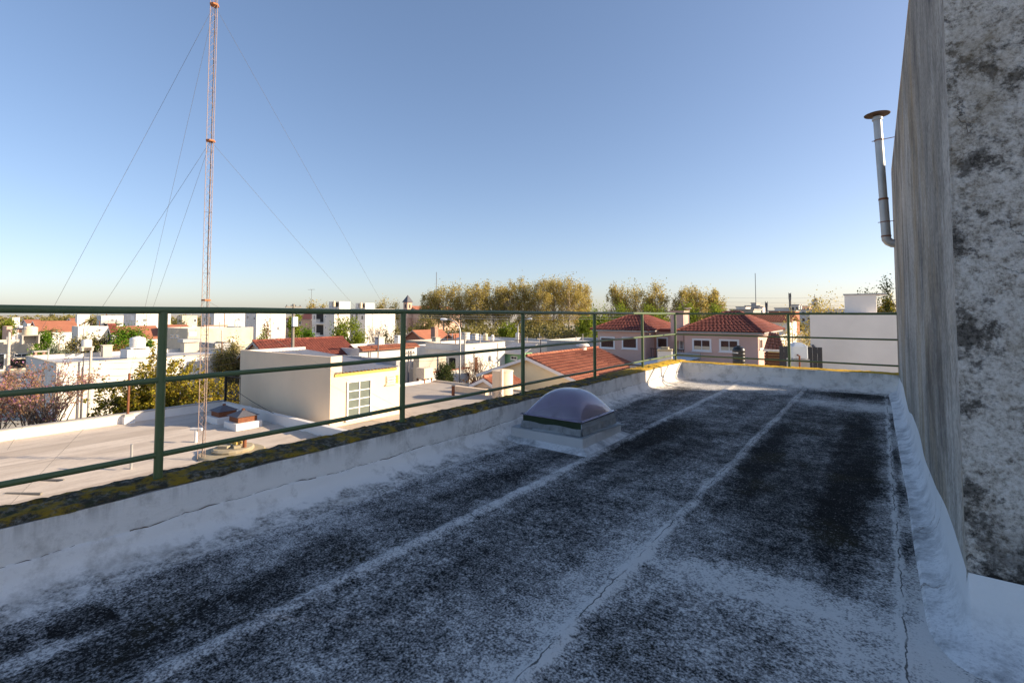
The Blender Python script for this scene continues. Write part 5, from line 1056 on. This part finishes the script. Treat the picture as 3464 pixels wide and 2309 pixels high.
t, b_ = aerial('television aerial on a thin pole above the green trees', 1053, 979, 1040, 90, .03); MB().box(b_.x-1.0, b_.x+1.0, b_.y-.02, b_.y+.02, b_.z-.02, b_.z+.02).box(b_.x-.5, b_.x-.46, b_.y-.5, b_.y+.5, b_.z-.02, b_.z+.01).box(b_.x+.46, b_.x+.5, b_.y-.5, b_.y+.5, b_.z-.02, b_.z+.01).build('elements', K['slate'], t)
# ================================================================ poles, lamps and wires
t1, a1 = pole('pale concrete pole with lamp at the far left', 32, 1122, 46); MB().tube([(a1.x, a1.y, a1.z-.1), (a1.x+.1, a1.y+.1, a1.z+.2), (a1.x+.6, a1.y+.6, a1.z+.3)], .04, 8).build('lamp_arm', K['steel'], t1); MB().rbox((a1.x+.65, a1.y+.65), .8, .3, a1.z+.2, a1.z+.38, .8, .8).build('lamp_head', K['slate'], t1)
t2, a2 = pole('slim pale pole in front of the long white house', 308, 1185, 36, 'pole', .1); t3, a3 = pole('tall wooden pole with insulators and white box behind the cream room', 993, 1028, 42, 'grey_wood', .13, 2, box=True)
t4, a4 = pole('grey pole beside the curved street lamp', 1572, 1125, 52, 'pole', .11); t5, a5 = pole('thin dark pole in front of the vine covered wall', 1684, 1160, 48, 'slate', .05); t6, a6 = pole('thin pole with aerial right of the third railing post', 1829, 1137, 50, 'slate', .07, 1); t7, a7 = pole('dark pole beside the second railing post', 1382, 1186, 44, 'slate', .07, 1); t8, a8 = pole('thin pole rising above the tile coped house', 1280, 1122, 48, 'slate', .06, 1)
t9, a9 = pole('dark pipe post on the white roof right of the first tank', 283, 1205, 38, 'slate', .05); t10, a10 = pole('slim rusty pipe left of the slim pale pole', 266, 1224, 37, 'slate', .05)
lamp('curved street lamp with white head over the street', 1556, 1160, 45, 1512, 1080); lamp('farther curved street lamp among the trees', 1752, 1150, 68, 1785, 1078); lamp('small street lamp before the white cube house', 795, 1095, 88, 803, 1080)
for i, (dy, lab) in enumerate(((0, 'upper'), (.35, 'second'), (.8, 'third'), (1.3, 'lowest'))):
    wire(lab+' wire of the line crossing before the long white house', [tuple(a1+Vector((0, 0, -1.9-dy))), tuple(a2+Vector((0, 0, -.6-dy))), tuple(a3+Vector((0, 0, -2.6-dy)))], .5, .014)
wire('upper pale power line in front of the plane trees', [tuple(atD(1340, 1065, 60)), tuple(atD(2160, 1068, 60))], .15, .018, 'pale_wire'); wire('lower pale power line in front of the plane trees', [tuple(atD(1340, 1071, 58)), tuple(atD(2160, 1076, 58))], .2, .018, 'pale_wire')
for i, (y0, y1) in enumerate(((1112, 1118), (1122, 1127), (1132, 1121))): wire(('upper', 'middle', 'lower')[i]+' thin cable between the poles by the street', [tuple(atD(1572, y0+16, 52)), tuple(atD(1829, y1+20, 50)), tuple(atD(2060, y1-8, 52))], .25, .014)
for i, y in enumerate((1004, 1019, 1032)): wire(('highest', 'middle', 'lowest')[i]+' distant power line in the sky right of the trees', [tuple(atD(2380, y, 200)), tuple(atD(3010, y-5, 190))], .8, .035, 'pale_wire')
for i, y in enumerate((1218, 1241)): wire(('upper', 'lower')[i]+' service wire from the dark pole by the second railing post', [tuple(atD(1382, y-20, 44)), tuple(atD(1562, y-40, 46))], .2, .012)
# ================================================================ trees and shrubs
def T(label, px, top, D, wpx, lm, **k):
    a = atD(px, top, D); return tree(label, (a.x, a.y), a.z-GZ, (wpx/2*D/F, wpx/2*D/F), K_name(lm), **k)
def K_name(x): return x
row = [(1455, 985, 175, 70), (1500, 968, 172, 100), (1560, 962, 176, 105), (1612, 955, 170, 95), (1668, 950, 176, 110), (1722, 956, 172, 100), (1775, 945, 176, 110), (1822, 946, 170, 95), (1872, 940, 176, 110), (1925, 938, 172, 105), (1965, 955, 178, 80)]
words = ['first', 'second', 'third', 'fourth', 'fifth', 'sixth', 'seventh', 'eighth', 'ninth', 'tenth', 'eleventh']
for i, (px, tp, D, wp) in enumerate(row):
    T(words[i]+' golden plane tree from the left in the long tall row', px, tp, D, wp, 'l_plane', n=7200, ls=.46, clumps=52, trunk_r=.36, z0f=.2, bark='pale_bark', spread=.165, twig=7, group='row of tall plane trees', name='plane_tree')
for i, (px, tp, D, wp, lab) in enumerate(((2085, 965, 150, 70, 'plane tree behind the pink house, left of the broad one'), (2150, 946, 152, 130, 'broad tall plane tree behind the pink house'), (2215, 960, 150, 90, 'plane tree right beside the broad one behind the pink house'), (2310, 985, 148, 80, 'left plane tree of the pair above the pink chimney'), (2355, 968, 150, 90, 'right plane tree of the pair above the pink chimney'), (2410, 985, 150, 70, 'lower plane tree at the right end of the pink roof'))):
    T(lab, px, tp, D, wp, 'l_plane', n=6400, ls=.42, clumps=50, trunk_r=.34, z0f=.18, bark='pale_bark', spread=.165, twig=7, group='plane trees behind the pink house', name='plane_tree')
for px, tp, D, wp, lab in ((2100, 1030, 120, 70, 'lime green young tree left of the pink chimney'), (2210, 1028, 118, 80, 'lime green young tree just left of the chimney top'), (2330, 1036, 118, 80, 'lime green young tree just right of the chimney top'), (2415, 1038, 118, 70, 'lime green young tree at the ridge of the right pink roof'), (2020, 1022, 125, 60, 'pale lime tree right of the plane tree row'), (1985, 1060, 110, 60, 'low lime tree under the plane tree row end'), (1720, 1088, 120, 60, 'lime bush tree below the plane tree row'), (1440, 1070, 130, 60, 'dark leafy tree at the left foot of the plane row')):
    T(lab, px, tp, D, wp, 'l_lime' if 'dark' not in lab else 'l_olive', n=2600, ls=.42, clumps=20, trunk_r=.2, z0f=.15, spread=.26)
for px, tp, D, wp, lab in ((1320, 1011, 175, 66, 'golden tree left of the church spire'), (1285, 1020, 180, 40, 'small bare golden tree left of the church'), (1060, 1026, 150, 60, 'golden tree behind the nearer apartment block'), (1105, 1024, 155, 50, 'second golden tree behind the nearer apartment block'), (1000, 1062, 125, 46, 'light green tree behind the pinkish old house')):
    T(lab, px, tp, D, wp, 'l_plane' if 'light' not in lab else 'l_lime', n=2200, ls=.5, clumps=18, trunk_r=.25, z0f=.25, spread=.25, bark='pale_bark')
T('fresh green spreading tree in front of the apartment blocks', 1175, 1085, 68, 100, 'l_lime', n=5200, ls=.26, clumps=26, trunk_r=.2, z0f=.2)
T('bare grey branched tree in front of the farther apartment block', 1272, 1080, 66, 90, 'l_olive', n=260, ls=.16, clumps=60, trunk_r=.16, z0f=.15, spread=.22, twig=9, bark='pale_bark', shape='vase', name='bare_tree')
T('olive green loose tree right of the bare tree', 1325, 1103, 64, 70, 'l_olive', n=3000, ls=.2, clumps=24, trunk_r=.14, z0f=.15, twig=7)
T('round bright green bush left of the nearer apartment block', 1032, 1122, 64, 62, 'l_bright', n=3600, ls=.24, clumps=24, trunk_r=.15, z0f=.2); T('dark small tree at the foot of the apartment block', 1075, 1130, 70, 40, 'l_dark', n=1500, ls=.2, clumps=14, trunk_r=.12, z0f=.2)
T('reddish conical tree before the right white cube house', 902, 1085, 62, 74, 'l_brown', n=3600, ls=.2, clumps=40, trunk_r=.14, z0f=.1, shape='cone', spread=.18, name='conical_tree'); T('light green shrub under the reddish conical tree', 880, 1125, 60, 50, 'l_lime', n=1500, ls=.2, clumps=14, trunk_r=.1, z0f=.3)
T('dense round olive bush left of the cream room', 784, 1154, 46, 104, 'l_olive', n=8000, ls=.15, clumps=60, trunk_r=.15, z0f=.25, spread=.2, name='round_bush')
T('grey green blue spruce on the left', 200, 1128, 52, 125, 'l_spruce', n=13000, ls=.17, clumps=110, trunk_r=.16, z0f=.05, shape='cone', spread=.12, name='spruce_tree')
T('bright yellow green tree behind the big white tank', 420, 1112, 64, 110, 'l_bright', n=5200, ls=.25, clumps=30, trunk_r=.16, z0f=.3); T('bright green foliage between first post and big tank', 500, 1140, 60, 60, 'l_bright', n=2600, ls=.22, clumps=18, trunk_r=.12, z0f=.3)
T('dull olive tree behind the small domed tank', 262, 1142, 62, 70, 'l_olive', n=2600, ls=.2, clumps=22, trunk_r=.12, z0f=.2, twig=8); T('mixed green tree right of the small domed tank', 325, 1134, 63, 70, 'l_olive', n=3000, ls=.22, clumps=22, trunk_r=.12, z0f=.2); T('brownish hedge tree below the bright tree', 405, 1160, 58, 90, 'l_brown', n=1800, ls=.18, clumps=22, trunk_r=.1, z0f=.3, twig=8); T('green hedge tree right of the beige tank', 146, 1129, 70, 62, 'l_bright', n=2600, ls=.25, clumps=20, trunk_r=.12, z0f=.3)
T('yellow green tree at the very left edge', 8, 1072, 110, 60, 'l_lime', n=3000, ls=.38, clumps=22, trunk_r=.2, z0f=.2); T('dark conical tree beside the palm at left', 276, 1084, 120, 24, 'l_dark', n=1200, ls=.32, clumps=18, trunk_r=.12, z0f=.1, shape='cone'); T('green tree behind the distant orange roof', 222, 1068, 170, 60, 'l_olive', n=1800, ls=.5, clumps=16, trunk_r=.2, z0f=.2); T('green tree behind the beige block near the mast', 612, 1088, 125, 46, 'l_dark', n=1600, ls=.36, clumps=14, trunk_r=.15, z0f=.3)
def palm(label, px, top, D):
    a = atD(px, top, D); t = thing('palm_tree', label, 'palm', (a.x, a.y, GZ)); MB().tube([(a.x, a.y, GZ), (a.x+.1, a.y, a.z-.6)], [.25, .2], 8).build('trunk', K['bark'], t); V = []
    for i in range(26):
        az = random.uniform(0, 6.28); el = random.uniform(-.2, 1.2); L_ = random.uniform(1.6, 2.3)
        for j in range(8):
            def pt(u): return Vector((a.x+math.cos(az)*math.cos(el)*L_*u, a.y+math.sin(az)*math.cos(el)*L_*u, a.z-.6+math.sin(el)*L_*u-1.1*u*u))
            p, q = pt(j/8), pt((j+1)/8); sd2 = Vector((-math.sin(az), math.cos(az), 0))*.28*(1-j/9)
            V += [p-sd2+Vector((0, 0, -.12)), p, q, q-sd2+Vector((0, 0, -.12)), p, p+sd2+Vector((0, 0, -.12)), q+sd2+Vector((0, 0, -.12)), q]
    np_mesh('fronds', np.array([tuple(v) for v in V]), 4, K['l_olive'], t)
palm('small palm before the white houses on the left', 310, 1076, 118); palm('little palm behind the orange roof on the left', 165, 1112, 96)
T('golden leafy tree left of the white house roof box', 2790, 1015, 55, 130, 'l_plane', n=5200, ls=.22, clumps=34, trunk_r=.2, z0f=.15, twig=8); T('loose golden tree in front of the long white house', 2680, 1075, 45, 90, 'l_plane', n=2600, ls=.16, clumps=34, trunk_r=.15, z0f=.1, twig=9, bark='pale_bark'); T('golden tree right of the white house roof box', 2995, 1010, 60, 90, 'l_yel', n=4200, ls=.25, clumps=26, trunk_r=.2, z0f=.2); T('dark tree behind the white house roof box', 2925, 975, 62, 80, 'l_dark', n=3200, ls=.25, clumps=24, trunk_r=.2, z0f=.4)
T('dark tall eucalyptus behind the streaked wall', 3045, 895, 58, 110, 'l_dark', n=4200, ls=.24, clumps=16, trunk_r=.25, z0f=.35, spread=.15)
# near shrubs over the low parapet
a = atD(150, 1220, 31); shrub('wide blossom tree with magenta flowers and orange leaves over the white parapet', (a.x, a.y), (3.6, 3.6), a.z-GZ+.3, 'l_mag', n=5200, ls=.115, stems=70, bark='bark', r0=.035, name='blossom_tree')
a = atD(-30, 1260, 29); shrub('smaller blossom tree with magenta flowers at the left edge', (a.x, a.y), (2.2, 2.2), a.z-GZ, 'l_mag', n=3000, ls=.12, stems=36, bark='bark', r0=.03, name='blossom_tree')
a = atD(545, 1200, 30); shrub('broad yellow green leafy shrub tree behind the first railing post', (a.x, a.y), (3.7, 3.4), a.z-GZ+.2, 'l_yel', n=30000, ls=.15, stems=120, r0=.03, name='leafy_shrub', z_from=.12, up=.42, twigs=7)
a = atD(735, 1240, 29); shrub('yellow green shrub behind the iron fence', (a.x, a.y), (1.7, 2.0), a.z-GZ+.1, 'l_yel', n=7000, ls=.13, stems=46, r0=.025, name='leafy_shrub', z_from=.15, up=.6)
a = atD(1615, 1200, 50); shrub('bare orange brown vine tree climbing before the white vine house', (a.x, a.y), (2.4, 2.4), a.z-GZ, 'l_brown', n=1500, ls=.10, stems=44, r0=.035, name='vine_tree', bark='rust', z_from=.5)
a = atD(1512, 1222, 44); T('dark green round shrub tree by the curved street lamp', 1510, 1222, 44, 66, 'l_dark', n=5000, ls=.13, clumps=36, trunk_r=.1, z0f=.35, name='round_shrub'); a = atD(1600, 1285, 40); shrub('dry orange brown undergrowth left of the cistern', (a.x, a.y), (2.6, 2.0), a.z-GZ+.3, 'l_brown', n=3500, ls=.10, stems=50, r0=.02, name='dry_shrub', cat='shrub', z_from=.1)
# far wood
def far_wood():
    C = []
    for i in range(420):
        px = rng.uniform(-700, 3900); D = rng.uniform(200, 520); p = atD(px, HOR, D); h = rng.uniform(4, 7.6); r = rng.uniform(2, 5); k_ = 90
        u = rng.normal(size=(k_, 3)); u /= np.linalg.norm(u, axis=1)[:, None]; u *= rng.uniform(.5, 1.05, k_)[:, None]
        C.append(np.array([p.x, p.y, GZ+h*.5])+u*np.array([r, r, h*.52]))
    o = np_mesh('far_wood', leaf_quads(np.concatenate(C), 1.5, asp=.8), 4, K['l_olive']); tag(o, 'far-off low green woodland along the horizon', 'woodland', kind='stuff')
far_wood()

def undergrowth():
    C = []
    for i in range(150):
        px = rng.uniform(1370, 2560); D = rng.uniform(118, 168); p = atD(px, HOR, D); h = rng.uniform(2.5, 5.5); r = rng.uniform(1.5, 3.2); k_ = 110
        u = rng.normal(size=(k_, 3)); u /= np.linalg.norm(u, axis=1)[:, None]; u *= rng.uniform(.4, 1.1, k_)[:, None]
        C.append(np.array([p.x, p.y, GZ+h*.45])+u*np.array([r, r, h*.55]))
    o = np_mesh('undergrowth', leaf_quads(np.concatenate(C), .75, asp=.7), 4, K['l_olive']); tag(o, 'mass of low scrub under the plane trees', 'scrub', kind='stuff')
undergrowth()
